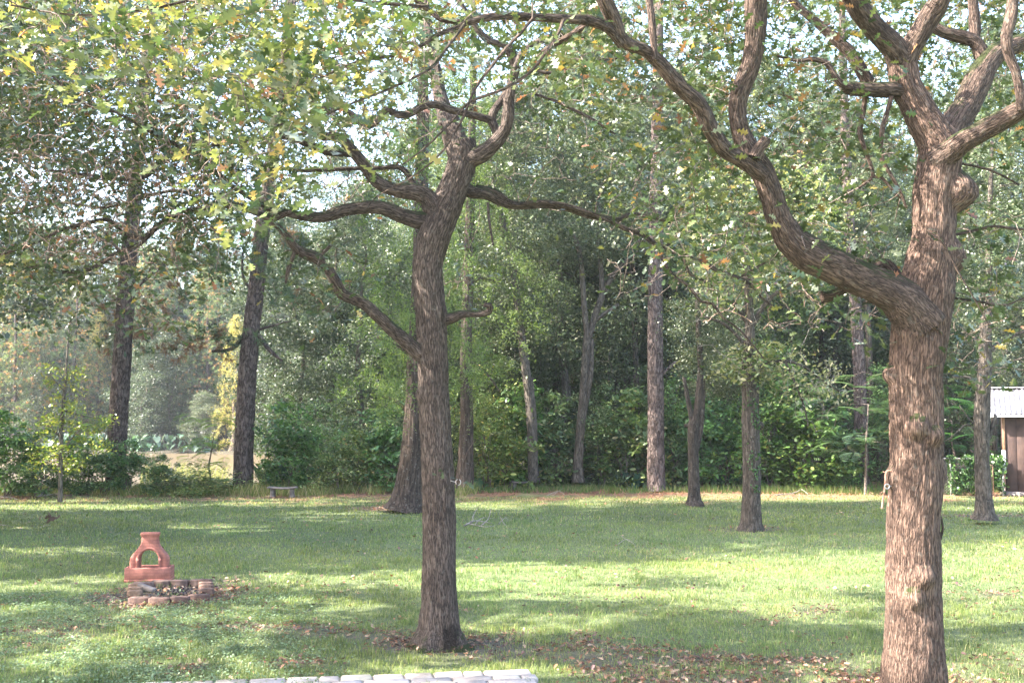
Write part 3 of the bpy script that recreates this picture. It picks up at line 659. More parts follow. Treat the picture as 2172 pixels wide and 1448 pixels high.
# ---- the big oak on the right
def right_oak():
    D = 8.0; b0 = P(1938, 1470, D)
    t = root('oak_tree', (b0[0], D, 0), 'thick burled oak at the right with a long curving limb reaching left across the picture', 'tree', 'oaks standing near the patio')
    mb = MB(); S = []
    def L(spec, **k):
        k.setdefault('col', (1.3, 1.12, 1.02) if len(S) in (0, 12, 13) else (1.02, .93, .88)); k.setdefault('lump', .17); k['wig'] = .03 if S else 0; p, r = limb(mb, spec, k.pop('depth', D), seed=len(S)+31, **k); S.append((p, r))
    f = D-.2
    bur = [(P(2046,408,7.95), .15, .12), (P(1945,905,f), .09, .06), (P(1990,925,f), .08, .05), (P(1888,795,8.0), .07, .045), (P(1892,1012,8.0), .09, .035), (P(1990,1000,8.0), .10, .03),
           (P(1940,1270,f), .08, .045), (P(1962,1225,f), .08, .04), (P(2030,545,8.0), .14, .06), (P(1925,700,f), .1, .03)]
    L([(1937,1500,170),(1937,1470,146),(1937,1430,128),(1937,1334,114),(1937,1240,108),(1938,1103,105),(1944,1010,107),(1944,900,108),(1943,800,108),(1948,740,112),(1954,680,116),(1962,620,116),(1972,560,104),(1980,500,86),(1982,447,88),(1986,400,92),(1993,348,90),(1992,308,86),(1972,273,76),(1944,224,66),(1923,184,62),(1916,149,62),(1911,118,60)],
      flute=.25, step=.02, bark=.020, burls=bur, sides=96, lump=.09)
    L([(1915,135,56),(1896,99,50),(1861,65,46),(1831,30,46),(1811,0,42),(1790,-60,36),(1740,-150,26)], d_end=7.6, bark=.013)
    L([(1913,135,54),(1936,94,46),(1957,60,46),(1978,28,48),(1995,0,46),(2010,-60,40),(2030,-160,28)], d_end=7.7, bark=.013)
    L([(1990,330,70),(2020,270,62),(2050,225,58),(2075,175,58),(2104,125,46),(2144,99,42),(2180,85,38),(2260,40,30)], depth=8.15, d_end=8.5, bark=.013)
    L([(2090,140,34),(2072,95,30),(2045,79,30),(1995,65,26),(1960,40,20)], depth=8.4); L([(2066,90,22),(2068,60,24),(2066,20,22),(2060,-40,18)], depth=8.5)
    L([(1985,345,60),(2020,318,52),(2045,296,47),(2094,268,46),(2144,243,43),(2180,222,40),(2250,180,34),(2350,150,24)], depth=7.95, d_end=7.3, bark=.013)
    L([(2150,-20,26),(2144,30,26),(2134,75,24),(2139,114,22),(2154,149,19),(2164,199,21),(2165,235,18)], depth=7.3)
    L([(1925,195,34),(1896,191,34),(1846,190,31),(1806,189,30),(1798,188,26)], d_end=7.8)
    L([(1806,186,20),(1785,178,18),(1768,160,16),(1752,134,14),(1722,127,11),(1690,130,8),(1650,120,6)], depth=7.8)
    L([(1850,185,26),(1836,164,28),(1806,114,28),(1772,84,26),(1727,45,20),(1690,10,16),(1650,-40,12)], depth=8.3)
    L([(1836,200,11),(1832,230,11),(1824,278,13),(1836,320,11),(1846,348,10),(1851,373,9),(1835,388,7),(1821,398,5)], depth=8.0)
    L([(1891,205,10),(1880,245,10),(1871,278,11),(1868,328,10),(1880,355,9),(1891,373,8),(1911,407,7),(1925,440,5)], depth=7.9)
    L([(1851,373,7),(1872,378,7),(1895,405,6),(1910,420,4)], depth=8.0)
    L([(1955,690,110),(1925,650,96),(1890,622,82),(1821,591,73),(1762,561,72),(1717,537,72),(1680,505,66),(1654,457,55),(1637,412,52),(1617,368,52),(1590,328,50),(1571,278,41),(1565,228,38),(1573,189,40),(1591,139,41),(1598,89,44),(1600,30,49),(1603,-10,50),(1610,-90,44),(1640,-200,30)], depth=7.95, d_end=7.3, bark=.015, step=.025, sides=64)
    L([(1600,335,26),(1610,316,23),(1624,297,25)], depth=7.45, step=.02)
    L([(1620,372,34),(1578,343,34),(1538,318,34),(1508,273,34),(1483,224,34),(1439,184,34),(1399,134,32),(1364,104,28),(1324,88,28),(1304,45,34),(1284,0,34),(1262,-60,30),(1200,-150,22)], depth=7.55, d_end=6.6, bark=.012)
    L([(1390,128,14),(1385,80,16),(1378,20,16),(1370,-40,14)], depth=7.0)
    L([(1318,95,22),(1290,60,24),(1250,44,26),(1200,40,21),(1128,36,18),(1056,36,17),(998,48,16),(964,63,12),(925,77,10),(887,101,8),(830,120,7),(760,135,6),(680,170,5)], depth=6.9, d_end=5.9)
    L([(998,48,10),(969,46,11),(935,39,12),(906,15,12),(870,-10,10),(800,-40,8)], depth=6.4)
    L([(1245,55,18),(1220,70,16),(1180,90,12),(1150,110,8)], depth=6.8)
    L([(1195,43,9),(1180,80,8),(1162,106,8),(1128,150,7),(1070,184,7),(998,213,6),(954,261,5),(906,309,4),(850,350,3)], depth=6.3, d_end=5.8)
    L([(1130,40,8),(1100,75,8),(1070,106,8),(1035,150,7),(1003,198,6),(983,251,6),(935,329,5),(877,377,4),(800,416,3),(780,445,2)], depth=6.2, d_end=5.7)
    L([(985,52,8),(950,100,8),(920,140,7),(870,170,6),(800,200,5),(700,240,4),(620,300,3)], depth=6.0, d_end=5.3)
    L([(906,15,9),(780,5,8),(650,-10,7),(520,-5,7),(420,0,6),(300,20,6),(180,30,5),(100,25,4),(20,10,4)], depth=6.0, d_end=5.0)
    L([(1905,590,26),(1880,560,26),(1855,565,28),(1830,578,24)], depth=8.1); L([(1850,600,20),(1790,610,18),(1760,625,22),(1742,628,26)], depth=8.3)
    L([(2015,500,7),(2060,490,7),(2110,478,7),(2172,483,6),(2230,470,5)], depth=8.0)
    L([(2010,630,6),(2070,640,6),(2130,650,5),(2190,625,4)], depth=8.1); L([(2030,345,6),(2100,360,5),(2160,390,4)], depth=8.2)
    L([(1300,-30,20),(1240,-80,16),(1120,-120,12),(900,-150,9)], depth=6.4)
    L([(1995,1145,4),(2000,1120,6),(1997,1095,3)], depth=8.0)
    L([(1965,490,3),(1990,505,5),(2010,530,4),(2030,570,4),(2060,620,3),(2100,690,2)], depth=7.5)
    mb.obj('trunk', M_OAKBARK, t, smooth=True)
    rng = np.random.default_rng(5); nodes = np.vstack([p[::2] for p, r in S[1:]]); rads = np.concatenate([r[::2] for p, r in S[1:]])
    Tn = region_targets([(-20,330,-60,120,4.8,5.6,40),(150,620,-60,200,4.8,6,85),(420,640,150,470,4.9,5.8,62),(520,900,-80,160,5.3,6.5,70),(560,820,120,300,5.3,6.2,30)], rng)
    T = region_targets([(850,1250,-100,150,6,7.6,90),(1180,1560,-50,230,7.2,9.8,230),(1380,1560,180,420,7.2,8.8,45),(1450,1900,-40,330,7.3,10.8,400),(1620,1950,300,600,7.4,9.3,120),(1400,1700,440,600,7.4,8.8,45),
        (1700,1900,560,720,7.8,9.5,34),(2000,2200,450,800,7.6,9.5,75),(1900,2200,-50,300,8.6,11,230),(1950,2200,240,480,8.4,10.4,40)], rng)
    T = clear_zones(T, [(1020,1160,180,420,.7),(1970,2090,90,220,.6),(1130,1350,60,200,.2)], rng)
    T = clear_zones(T, [(1880,2030,330,900,.0)], rng)
    x, y, d = proj(T); T = T[~((x > 1895) & (x < 2040) & (y > 100) & (y < 560) & (d < 8.2))]
    T = off_limbs(T, S, rng, .82, 16); Tn = off_limbs(Tn, S[:1], rng)
    oy = np.stack([rng.uniform(-4, 8, 420), rng.uniform(3.5, 11, 420), rng.uniform(5.4, 8.3, 420)], 1)
    tw = MB(); grow(nodes, rads, np.vstack([T, Tn, oy]), tw, rng, r_tip=.0028)
    B = region_targets([(560,950,120,330,5.4,6.2,30),(100,500,0,160,4.9,5.6,25),(2010,2172,560,760,7.8,9,14),(1620,1880,380,560,7.4,8.6,20)], rng)
    grow(np.vstack([nodes, Tn]), np.concatenate([rads, np.full(len(Tn), .004)]), B, tw, rng, r_tip=.0026, sides=3, col=(1.7, 1.6, 1.5))
    tw.obj('twigs', M_TWIG, t)
    lf = MB(); leaf_clusters(lf, T, rng, 11, .12, .088, OAK_PAL, LOBED, flat=.2); leaf_clusters(lf, oy, rng, 10, .14, .11, OAK_PAL, LOBED2, flat=.2)
    x_, y_, d_ = proj(Tn); yl = ((y_ < 100) & (x_ < 380) & (rng.random(len(Tn)) < .4)); leaf_clusters(lf, Tn[~yl], rng, 10, .11, .09, GOLD_PAL, LOBED, flat=.25); leaf_clusters(lf, Tn[yl], rng, 6, .11, .09, YEL_PAL, LOBED, flat=.25)
    lf.obj('crown', M_OAKLEAF, t)
    return t
ROAK = right_oak()

# ---------------------------------------------------------------- forest tree kinds (built once, copied)
def crown_clumps(rng, n, z0, z1, rad, prof):
    T = []
    while len(T) < n:
        u = rng.random(); z = z0+(z1-z0)*u; r = rad*prof(u); a = rng.uniform(0, 2*PI); q = rng.random()**.45*r
        T.append((q*math.cos(a), q*math.sin(a), z))
    return np.array(T)
LP = [((.07, .098, .05), .33), ((.095, .125, .065), .3), ((.13, .155, .085), .2), ((.2, .205, .13), .12), ((.05, .07, .04), .05)]
def leafy_cloud(mb, T, rng, per, spread, size, pal=LP, tmpl=DIAM, flat=.15):
    n = len(T)*per; cl = np.repeat(T, per, 0)
    sp_ = np.repeat(spread*rng.uniform(.6, 1.4, len(T)), per)[:, None]
    pos = cl + rng.normal(size=(n, 3))*np.array([1, 1, .55])*sp_
    tint = np.repeat(.75+.5*rng.random(len(T)), per)[:, None]
    scatter(mb, tmpl[0], tmpl[1], pos, rand_rot(n, flat, rng), size*rng.uniform(.6, 1.3, n), pick(pal, n, rng)*tint)
def broadleaf_kind(seed, H=14.0, z0=3.0, rad=3.6, clumps=230, per=110, size=.11, spread=.42, r0=.2, mat_=None, trunk=True):
    rng = np.random.default_rng(seed)
    tb = MB(); zz = np.linspace(-.4, H*.9, 9); pts = np.stack([np.cumsum(rng.normal(size=9))*.16, np.cumsum(rng.normal(size=9))*.16, zz], 1); pts[:2, :2] = 0
    rr = r0*(1-np.linspace(0, .88, 9)); rr[0] *= 1.5
    p, r = tube(tb, pts, rr, sides=14, step=.3, bark=.02, bscale=9, lump=.1, seed=seed)
    T = crown_clumps(rng, clumps, z0, H, rad, lambda u: math.sin(PI*min(1, .12+u*.88))**.6*(.75+.35*rng.random()))
    T[:, :2] += np.interp(T[:, 2], p[:, 2], p[:, 0])[:, None]*np.array([1, 0]) + np.interp(T[:, 2], p[:, 2], p[:, 1])[:, None]*np.array([0, 1])
    grow(p[p[:, 2] > z0*.5], r[p[:, 2] > z0*.5], T, tb, rng, r_tip=.012, kr=.018, step=.5, wig=.15)
    cb_ = MB(); leafy_cloud(cb_, T, rng, per, spread, size)
    return tb.mesh('trunk', mat_ or M_GREYBARK, True), cb_.mesh('crown', M_LEAF)
def pine_kind(seed, H=20.0, z0=7.0, rad=3.0, r0=.22, n=150, mat_=None, dry=.12):
    rng = np.random.default_rng(seed); tb = MB()
    zz = np.linspace(-.4, H, 8); pts = np.stack([np.cumsum(rng.normal(size=8))*.1, np.cumsum(rng.normal(size=8))*.1, zz], 1); pts[:2, :2] = 0
    p, r = tube(tb, pts, r0*(1-np.linspace(0, .9, 8))*np.array([1.35]+[1]*7), sides=14, step=.35, bark=.02, bscale=9, seed=seed)
    T = crown_clumps(rng, n, z0, H, rad, lambda u: (1-u)**.6*.9+.15); T[:, 2] += .12*np.hypot(T[:, 0], T[:, 1])
    E = grow(p[p[:, 2] > z0-2], r[p[:, 2] > z0-2], T, tb, rng, r_tip=.012, kr=.013, step=.5, wig=.1)
    cb_ = MB(); tips = np.repeat(T, 7, 0)+rng.normal(size=(len(T)*7, 3))*np.array([.32, .32, .16]); per = 30; m_ = len(tips)*per
    dirs = rng.normal(size=(m_, 3)); dirs[:, 2] += .35; dirs /= np.linalg.norm(dirs, axis=1)[:, None]
    a = rng.normal(size=(m_, 3)); v = np.cross(dirs, a); v /= np.linalg.norm(v, axis=1)[:, None]; rot = np.stack([dirs, v, np.cross(dirs, v)], 2)
    col = pick([((.07, .12, .06), .4), ((.10, .15, .07), .35), ((.16, .2, .09), .2), ((.22, .24, .12), .05)], len(tips), rng); dr = rng.random(len(tips)) < dry; col[dr] = np.array([.33, .19, .1])
    scatter(cb_, NEED[0]*np.array([1, 2.2, 1]), NEED[1], np.repeat(tips, per, 0), rot, rng.uniform(.16, .27, m_), np.repeat(col, per, 0))
    return tb.mesh('trunk', mat_ or M_PINEBARK, True), cb_.mesh('crown', M_NEEDLE)
def frond_crown(mb, T, rng, per=130, size=.10, droop=.55, pal=None, spread=.3):
    pal = pal or [((.11, .155, .055), .4), ((.15, .2, .075), .35), ((.21, .25, .1), .25)]
    nb = 5                                              # branchlets hanging out of every clump
    for k in range(nb):
        d = rng.normal(size=(len(T), 3)); d[:, 2] = -np.abs(d[:, 2])*1.2-.5; d /= np.linalg.norm(d, axis=1)[:, None]
        m_ = per//nb; s = rng.random((len(T), m_)); L = (.35+.6*rng.random(len(T)))[:, None]
        c = T[:, None, :] + d[:, None, :]*(s*L)[..., None]*np.array([1, 1, .9]) + rng.normal(size=(len(T), m_, 3))*.05*spread/.3
        c[..., 2] -= droop*(s*L)**2
        n = len(T)*m_; scatter(mb, OVAL[0]*np.array([1, .55, 1]), OVAL[1], c.reshape(-1, 3), rand_rot(n, .1, rng), size*rng.uniform(.6, 1.2, n), pick(pal, n, rng))
def cypress_kind(seed, H=15., z0=1.5, rad=2.4, n=230, r0=.22, pal=None, per=110):
    rng = np.random.default_rng(seed); tb = MB()
    zz = np.linspace(-.4, H, 8); pts = np.stack([rng.normal(size=8)*.06, rng.normal(size=8)*.06, zz], 1)
    p, r = tube(tb, pts, r0*(1-np.linspace(0, .92, 8))*np.array([1.8, 1.1]+[1]*6), sides=16, step=.3, bark=.015, seed=seed, flute=.3)
    T = crown_clumps(rng, n, z0, H, rad, lambda u: (1-u)**.8*.95+.06)
    grow(p[p[:, 2] > z0*.7], r[p[:, 2] > z0*.7], T, tb, rng, r_tip=.008, kr=.012, step=.5, wig=.06, sag=.1)
    cb_ = MB(); frond_crown(cb_, T, rng, per, pal=pal)
    return tb.mesh('trunk', M_CYPBARK, True), cb_.mesh('crown', M_FROND)
def shrub_kind(seed, H=2.4, rad=1.3, clumps=90, per=80, size=.10, tmpl=OVAL, pal=None, spread=.2):
    pal = pal or [((.085, .125, .05), .35), ((.11, .16, .065), .3), ((.16, .2, .09), .2), ((.26, .27, .13), .12), ((.3, .22, .12), .03)]
    rng = np.random.default_rng(seed); tb = MB()
    T = crown_clumps(rng, clumps, .15, H, rad, lambda u: (1-u**2.2)**.5*(.7+.4*rng.random()))
    sh_ = rng.random(len(T)) < .34; T[sh_] *= np.array([1.25, 1.25, 1.35])*(1+.12*rng.random((sh_.sum(), 1)))
    st = [np.array([[0, 0, -.1], [rng.normal()*.12, rng.normal()*.12, .3], [rng.normal()*.35, rng.normal()*.35, H*.6]]) for _ in range(6)]
    nd = []; rd = []
    for s in st:
        p, r = tube(tb, s, [.03, .022, .01], sides=6, step=.15, wig=.1, seed=seed); nd.append(p); rd.append(r)
    grow(np.vstack(nd), np.concatenate(rd), T, tb, rng, r_tip=.003, kr=.01, step=.2, sides=3)
    cb_ = MB(); leafy_cloud(cb_, T, rng, per, spread, size, pal, tmpl, flat=.35)
    return tb.mesh('stems', M_TWIG, True), cb_.mesh('foliage', M_LEAF)
def mimosa_kind(seed, H=3.0, rad=1.6, fr=70, pal=None):
    """open shrub of feathery double-pinnate leaves held in flat layers"""
    rng = np.random.default_rng(seed); tb = MB(); cb_ = MB()
    T = crown_clumps(rng, fr, H*.35, H, rad, lambda u: .6+.4*u)
    p, r = tube(tb, [(0, 0, -.2), (.05, .03, H*.3), (.1, -.05, H*.75)], [.035, .028, .012], sides=6, step=.15, wig=.1, seed=seed)
    grow(p, r, T, tb, rng, r_tip=.003, kr=.008, step=.25, sides=3)
    pal = pal or [((.11, .2, .08), .5), ((.16, .27, .1), .5)]
    for c in T:
        a0 = rng.uniform(0, 2*PI); L = rng.uniform(.35, .6); col = pick(pal, 1, rng)[0]
        ax = np.array([math.cos(a0), math.sin(a0), rng.uniform(-.15, .1)]); sd = np.array([-ax[1], ax[0], 0])
        pos = []; rots = []; 
        for k in range(9):
            for sgn in (-1, 1):
                b_ = c + ax*L*(.15+k/9*.85); b_ = b_+np.array([0, 0, -.12*(k/9)**2*L*3]); dr = (sd*sgn+ax*.55); dr /= np.linalg.norm(dr); Lp = L*.42*math.sin(PI*(.2+.75*k/9))
                for j in range(5): pos.append(b_+dr*Lp*(j+.6)/5-np.array([0, 0, .03*(j/5)**2])); rots.append(np.stack([ax*.6+dr*.4, np.cross([0, 0, 1], ax), np.array([0, 0, 1.])], 1))
        pos = np.array(pos); rots = np.array(rots); n = len(pos)
        scatter(cb_, DIAM[0]*np.array([1, 1.3, 1]), DIAM[1], pos-np.zeros(3), rots, L*.17, np.broadcast_to(col, (n, 3)))
    return tb.mesh('stems', M_TWIG, True), cb_.mesh('foliage', M_FROND)

BROAD = [broadleaf_kind(101, 15, 4.0, 3.8, 165, 200, size=.13, spread=.34), broadleaf_kind(102, 14, 2.5, 3.4, 165, 200, size=.125, spread=.33), broadleaf_kind(103, 16, 5.0, 4.2, 180, 200, size=.135, spread=.35)]
BUSHY = [broadleaf_kind(111, 8, .4, 2.8, 170, 190, size=.11, spread=.31, r0=.12), broadleaf_kind(112, 7, .3, 3.0, 170, 190, size=.10, spread=.3, r0=.1), broadleaf_kind(113, 10, .8, 2.6, 190, 190, size=.115, spread=.33, r0=.13)]
PINE = [pine_kind(121, 20, 6, 3.0), pine_kind(122, 22, 9, 3.4), pine_kind(123, 15, 1.2, 3.2, n=330, dry=.2)]
CYP = [cypress_kind(131), cypress_kind(132, 13, .8, 2.8)]
GOLDP = [((.42, .36, .12), .5), ((.5, .42, .16), .3), ((.34, .33, .12), .2)]
CYPG = cypress_kind(133, 11, .6, 2.3, pal=GOLDP)
SHRUB = [shrub_kind(141, 2.4, 1.35, 62, 52, .17, spread=.17), shrub_kind(142, 1.7, 1.4, 58, 52, .16, spread=.15), shrub_kind(143, 3.2, 1.3, 64, 80, .11, spread=.22), shrub_kind(144, 1.2, 1.2, 44, 70, .10)]
MIM = [mimosa_kind(151), mimosa_kind(152, 2.4, 1.3, 50)]

COUNT = 0
def place(kind, name, cat, px, depth, label, group=None, sc=1.0, tint=(1, 1, 1), rz=None, sxy=None, dz=0.0, x=None, parts=('trunk', 'crown')):
    global COUNT; COUNT += 1
    X_ = (px-W0/2)/F*(depth*cp + (0-CAMZ)*sp) if x is None else x
    z = float(height(np.array([X_]), np.array([depth]))[0]); z = max(z, WATER_Z-.1)
    t = root(name, (X_, depth, z+dz), label, cat, group, rz if rz is not None else (COUNT*2.399) % (2*PI))
    t.scale = ((sxy or sc), (sxy or sc), sc)
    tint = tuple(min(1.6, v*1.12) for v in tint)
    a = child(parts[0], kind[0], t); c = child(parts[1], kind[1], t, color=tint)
    return t
def track_tree(name, cat, spec, depth, label, barkm, group=None, crown=None, crown_z=None, csc=1.0, tint=(1, 1, 1), extra=(), lump=.06, bark=.02, bscale=12, flute=.15, rz=0, csxy=None, col=None, coff=(0, 0)):
    b0 = P(spec[0][0], spec[0][1], depth); gz = float(height(np.array([b0[0]]), np.array([depth]))[0])
    t = root(name, (b0[0], depth, gz), label, cat, group)
    mb = MB(); S = []
    for i, s in enumerate([spec]+list(extra)):
        S.append(limb(mb, s, depth, bark=bark*(1 if i == 0 else .6), step=.12, sides=(28 if i == 0 else 12), seed=COUNT*7+i+3, lump=lump, flute=flute if i == 0 else 0, bscale=bscale, col=col))
    mb.obj('trunk', barkm, t, smooth=True)
    if crown is not None:
        top = S[0][0]; zt = crown_z if crown_z is not None else 3.0
        cx = float(np.interp(zt+4, top[:, 2], top[:, 0])); cy = float(np.interp(zt+4, top[:, 2], top[:, 1]))
        child('crown', crown, t, (cx-b0[0]+coff[0], cy-depth+coff[1], zt), ((csxy or csc), (csxy or csc), csc), rz, tint)
    return t, S

# ---- trees whose trunks stand clear in the picture
PINEG = 'tall pines along the lawn edge'
def crown_only(kind): return kind[1]
track_tree('pine_tree', 'tree', [(243,1062,50),(245,1020,42),(250,900,40),(258,780,38),(266,640,37),(272,560,34),(284,430,32),(300,250,28),(318,60,24),(335,-150,20),(350,-450,10)], 31.0,
           'tall leaning pine at far left with leafy bushes round its foot', M_PINEBARK, PINEG, PINE[1][1], 2.0, .8, (1, 1, 1), extra=[[(262,640,10),(300,600,8),(350,560,5)],[(270,560,9),(230,500,7),(200,480,4)]])
track_tree('pine_tree', 'tree', [(515,1058,50),(515,1030,42),(519,900,40),(526,780,38),(534,690,36),(545,600,34),(555,500,32),(572,380,30),(590,240,26),(612,50,22),(640,-200,16),(660,-450,8)], 31.0,
           'leaning pine immediately left of the nearer concrete bench, sunlit down its left side', M_PINEBARK, PINEG, PINE[0][1], 3.5, .8, (.95, 1, 1), extra=[[(533,715,12),(512,722,12),(490,740,8),(450,745,5)],[(540,700,12),(570,740,9),(598,765,5)],[(538,620,7),(517,590,6),(515,540,5),(530,500,4)],[(545,700,7),(580,690,5),(620,680,3)]])
track_tree('pine_tree', 'tree', [(1392,1040,46),(1391,1020,38),(1391,900,35),(1390,750,33),(1390,600,31),(1391,500,30),(1393,380,28),(1395,200,25),(1397,-50,20),(1400,-400,9)], 31.5,
           'straight tall pine right of centre, the tallest bare trunk between the two near oaks', M_PINEBARK, PINEG, PINE[1][1], 5.0, .8, (1, 1, 1), extra=[[(1388,560,6),(1360,520,5),(1340,480,4)],[(1398,800,6),(1430,770,5),(1450,765,4)]])
track_tree('pine_tree', 'tree', [(1828,1044,36),(1828,1010,30),(1826,900,28),(1822,780,26),(1815,650,25),(1806,550,23),(1798,400,21),(1790,200,18),(1785,-50,13),(1780,-300,7)], 33.0,
           'dark pine trunk behind the blue-green feathery shrub just left of the right oak', M_PINEBARK, PINEG, PINE[1][1], 3.0, .75, (.9, 1, 1), extra=[[(1832,1040,12),(1850,1040,10),(1880,1050,6)]])
track_tree('cypress_tree', 'tree', [(858,1082,92),(862,1060,68),(868,1020,56),(875,960,50),(880,880,46),(885,780,44),(890,650,38),(893,500,32),(896,300,28),(900,50,20),(905,-250,8)], 24.5,
           'flare-footed cypress leaning behind the middle oak', M_CYPBARK, 'cypresses at the lawn edge', CYP[0][1], 1.5, .85, (.95, 1.05, .9), flute=.12, col=(.72, .7, .68), extra=[[(872,880,10),(840,850,7),(810,840,4)],[(880,760,10),(840,730,7),(800,715,4)]], lump=.04)
track_tree('cypress_tree', 'tree', [(984,1048,66),(985,1028,42),(988,960,32),(990,880,28),(988,780,25),(991,650,23),(996,500,21),(1000,350,18),(1004,150,14),(1008,-100,8)], 31.0,
           'slimmer cypress with a flared foot to the right of the middle oak', M_CYPBARK, 'cypresses at the lawn edge', CYP[1][1], 2.6, .85, (.9, 1, .8), col=(.8, .78, .75), extra=[[(990,760,7),(1030,790,5),(1060,830,3)],[(985,700,7),(950,670,4)],[(990,610,8),(1020,590,6),(1060,600,3)]], lump=.04)
def needle_sprays(t, nodes, regs, seed, brown):
    rng = np.random.default_rng(seed); T = region_targets(regs, rng); tb = MB(); grow(nodes, np.full(len(nodes), .05), T, tb, rng, r_tip=.008, kr=.01, step=.3, wig=.15, sag=.1); tb.obj('low_branches', M_PINEBARK, t)
    q = MB(); tips = np.repeat(T, 6, 0)+rng.normal(size=(len(T)*6, 3))*np.array([.22, .22, .16]); m_ = len(tips)*30; dirs = rng.normal(size=(m_, 3)); dirs[:, 2] -= .2; dirs /= np.linalg.norm(dirs, axis=1)[:, None]
    v = np.cross(dirs, rng.normal(size=(m_, 3))); v /= np.linalg.norm(v, axis=1)[:, None]; rot = np.stack([dirs, v, np.cross(dirs, v)], 2)
    col = pick([((.08, .13, .07), .5), ((.12, .17, .08), .5)], len(tips), rng); br_ = np.repeat(rng.random(len(T)) < brown, 6); col[br_] = np.array([.26, .15, .09])
    scatter(q, NEED[0]*np.array([1, 2.2, 1]), NEED[1], np.repeat(tips, 30, 0), rot, rng.uniform(.15, .26, m_), np.repeat(col, 30, 0)); q.obj('needle_sprays', M_NEEDLE, t)
pin = [o for o in COL.objects if o.name.startswith('pine_tree') and o.type == 'EMPTY'][:4]
needle_sprays(pin[0], np.array([P(266,640,31), P(262,600,31), P(270,560,31)]), [(290,420,600,760,30.2,31.8,20), (200,250,600,760,30.4,31.8,8), (150,400,420,600,30,32,20)], 311, .55)
needle_sprays(pin[1], np.array([P(530,725,31), P(536,700,31), P(545,600,31)]), [(420,530,690,760,30.2,31.6,10), (560,640,560,640,30.2,31.8,7), (440,640,440,560,30,32,16)], 312, .2)
def sprays(t, regs, seed, tint=(1, 1, 1)):
    rng = np.random.default_rng(seed); T = region_targets(regs, rng); q = MB(); frond_crown(q, T, rng, 150, size=.075, droop=.7, pal=[((.12, .18, .06), .4), ((.17, .24, .08), .35), ((.24, .31, .11), .25)])
    q.obj('hanging_sprays', M_FROND, t)
cyp = [o for o in COL.objects if o.name.startswith('cypress_tree')]
sprays(cyp[0], [(790,880,600,760,23.2,25.6,12), (800,860,740,850,23.2,25,11), (960,1010,640,820,24,25.5,10)], 301)
sprays(cyp[1], [(1070,1140,580,700,30,32,13), (1100,1180,500,600,30,32,9), (960,1020,720,850,30,32,7)], 302)
track_tree('grey_tree', 'tree', [(1132,1022,26),(1130,980,22),(1128,900,22),(1120,820,20),(1108,730,19),(1098,650,17),(1090,580,15),(1078,520,13),(1060,440,10),(1040,330,7)], 32.0,
           'thin grey trunk leaning left behind the farther concrete bench', M_GREYBARK, None, BROAD[1][1], 3.2, .62, (1, 1.03, 1), extra=[[(1102,720,9),(1085,700,8),(1050,680,7),(1030,665,5)],[(1130,1000,12),(1134,900,11),(1126,800,9)]], col=(.8, .77, .74))
track_tree('forked_tree', 'tree', [(1226,1022,28),(1226,980,21),(1232,900,18),(1238,820,16),(1243,740,17),(1247,700,17)], 32.5,
           'pale grey tree forking into several steep stems left of the straight tall pine', M_GREYBARK, None, BROAD[0][1], 4.0, .72, (1.1, 1.12, 1.1),
           extra=[[(1246,715,14),(1240,660,12),(1236,600,12),(1230,540,11),(1218,500,8),(1205,470,6)],[(1248,715,16),(1262,670,14),(1276,620,12),(1274,560,10),(1270,500,10),(1272,430,8)],[(1270,650,12),(1290,600,11),(1315,565,8),(1345,540,6),(1370,520,4)],[(1262,680,9),(1290,660,8),(1312,645,6)],[(1222,1020,14),(1232,920,12),(1252,800,11),(1256,720,9)]], col=(.8, .76, .72))
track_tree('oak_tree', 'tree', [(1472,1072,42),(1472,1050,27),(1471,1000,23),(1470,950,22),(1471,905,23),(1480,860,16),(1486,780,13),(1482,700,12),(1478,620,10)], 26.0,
           'small shaded double-stemmed oak standing on the lawn right of the straight tall pine', M_GREYBARK, 'small oaks out on the lawn', BUSHY[2][1], 2.2, .5, (.9, .9, .85), extra=[[(1474,960,14),(1484,920,13),(1489,870,12),(1492,800,9)],[(1466,906,8),(1456,902,8),(1452,903,7)],[(1471,905,14),(1462,860,11),(1450,800,7)]], col=(.5, .45, .42), coff=(.55, .3))  # bark colour darkened to put tree shade into the trunk

for i, (sp_, d_, lb_) in enumerate([
  ([(1352,1025,15),(1350,850,14),(1345,650,12),(1338,450,9),(1330,200,5)], 36, 'thin dark trunk just left of the straight tall pine'),
  ([(1300,1020,12),(1306,860,11),(1318,680,9),(1322,480,7)], 38, 'thin stem leaning right between the forked tree and the straight pine'),
  ([(1185,1022,13),(1180,860,12),(1172,680,10),(1168,480,8)], 37, 'thin trunk just left of the forked grey tree'),
  ([(1045,1020,14),(1050,850,12),(1052,660,11),(1060,430,8)], 37, 'thin trunk between the slim cypress and the leaning grey trunk'),
  ([(1432,1025,13),(1428,850,12),(1420,680,11),(1416,450,8)], 37, 'thin pale trunk close on the right of the straight tall pine'),
  ([(1538,1025,13),(1534,850,12),(1540,660,10),(1548,430,8)], 38, 'thin trunk in the shade left of the ivy-clad oak'),
  ([(1668,1020,12),(1672,850,11),(1664,660,10),(1660,430,7)], 39, 'thin trunk seen through the twiggy bough'),
  ([(1862,1030,17),(1850,880,15),(1842,720,14),(1836,500,11)], 36, 'second trunk close beside the dark pine left of the right oak'),
  ([(1740,1020,12),(1738,850,11),(1745,650,10),(1750,430,7)], 41, 'thin trunk deep in the shade left of the dark pine'),
  ([(700,1010,12),(704,850,11),(712,650,9),(716,450,7)], 39, 'thin trunk behind the pale weeds left of the flare-footed cypress')]):
    COUNT += 1; track_tree('slender_tree', 'tree', sp_, d_, lb_, M_GREYBARK, 'slender trunks in the woods', BROAD[i % 3][1], 5.0, .55, (1.1, 1.15, 1.1), col=(.6, .56, .53), rz=i*1.3)
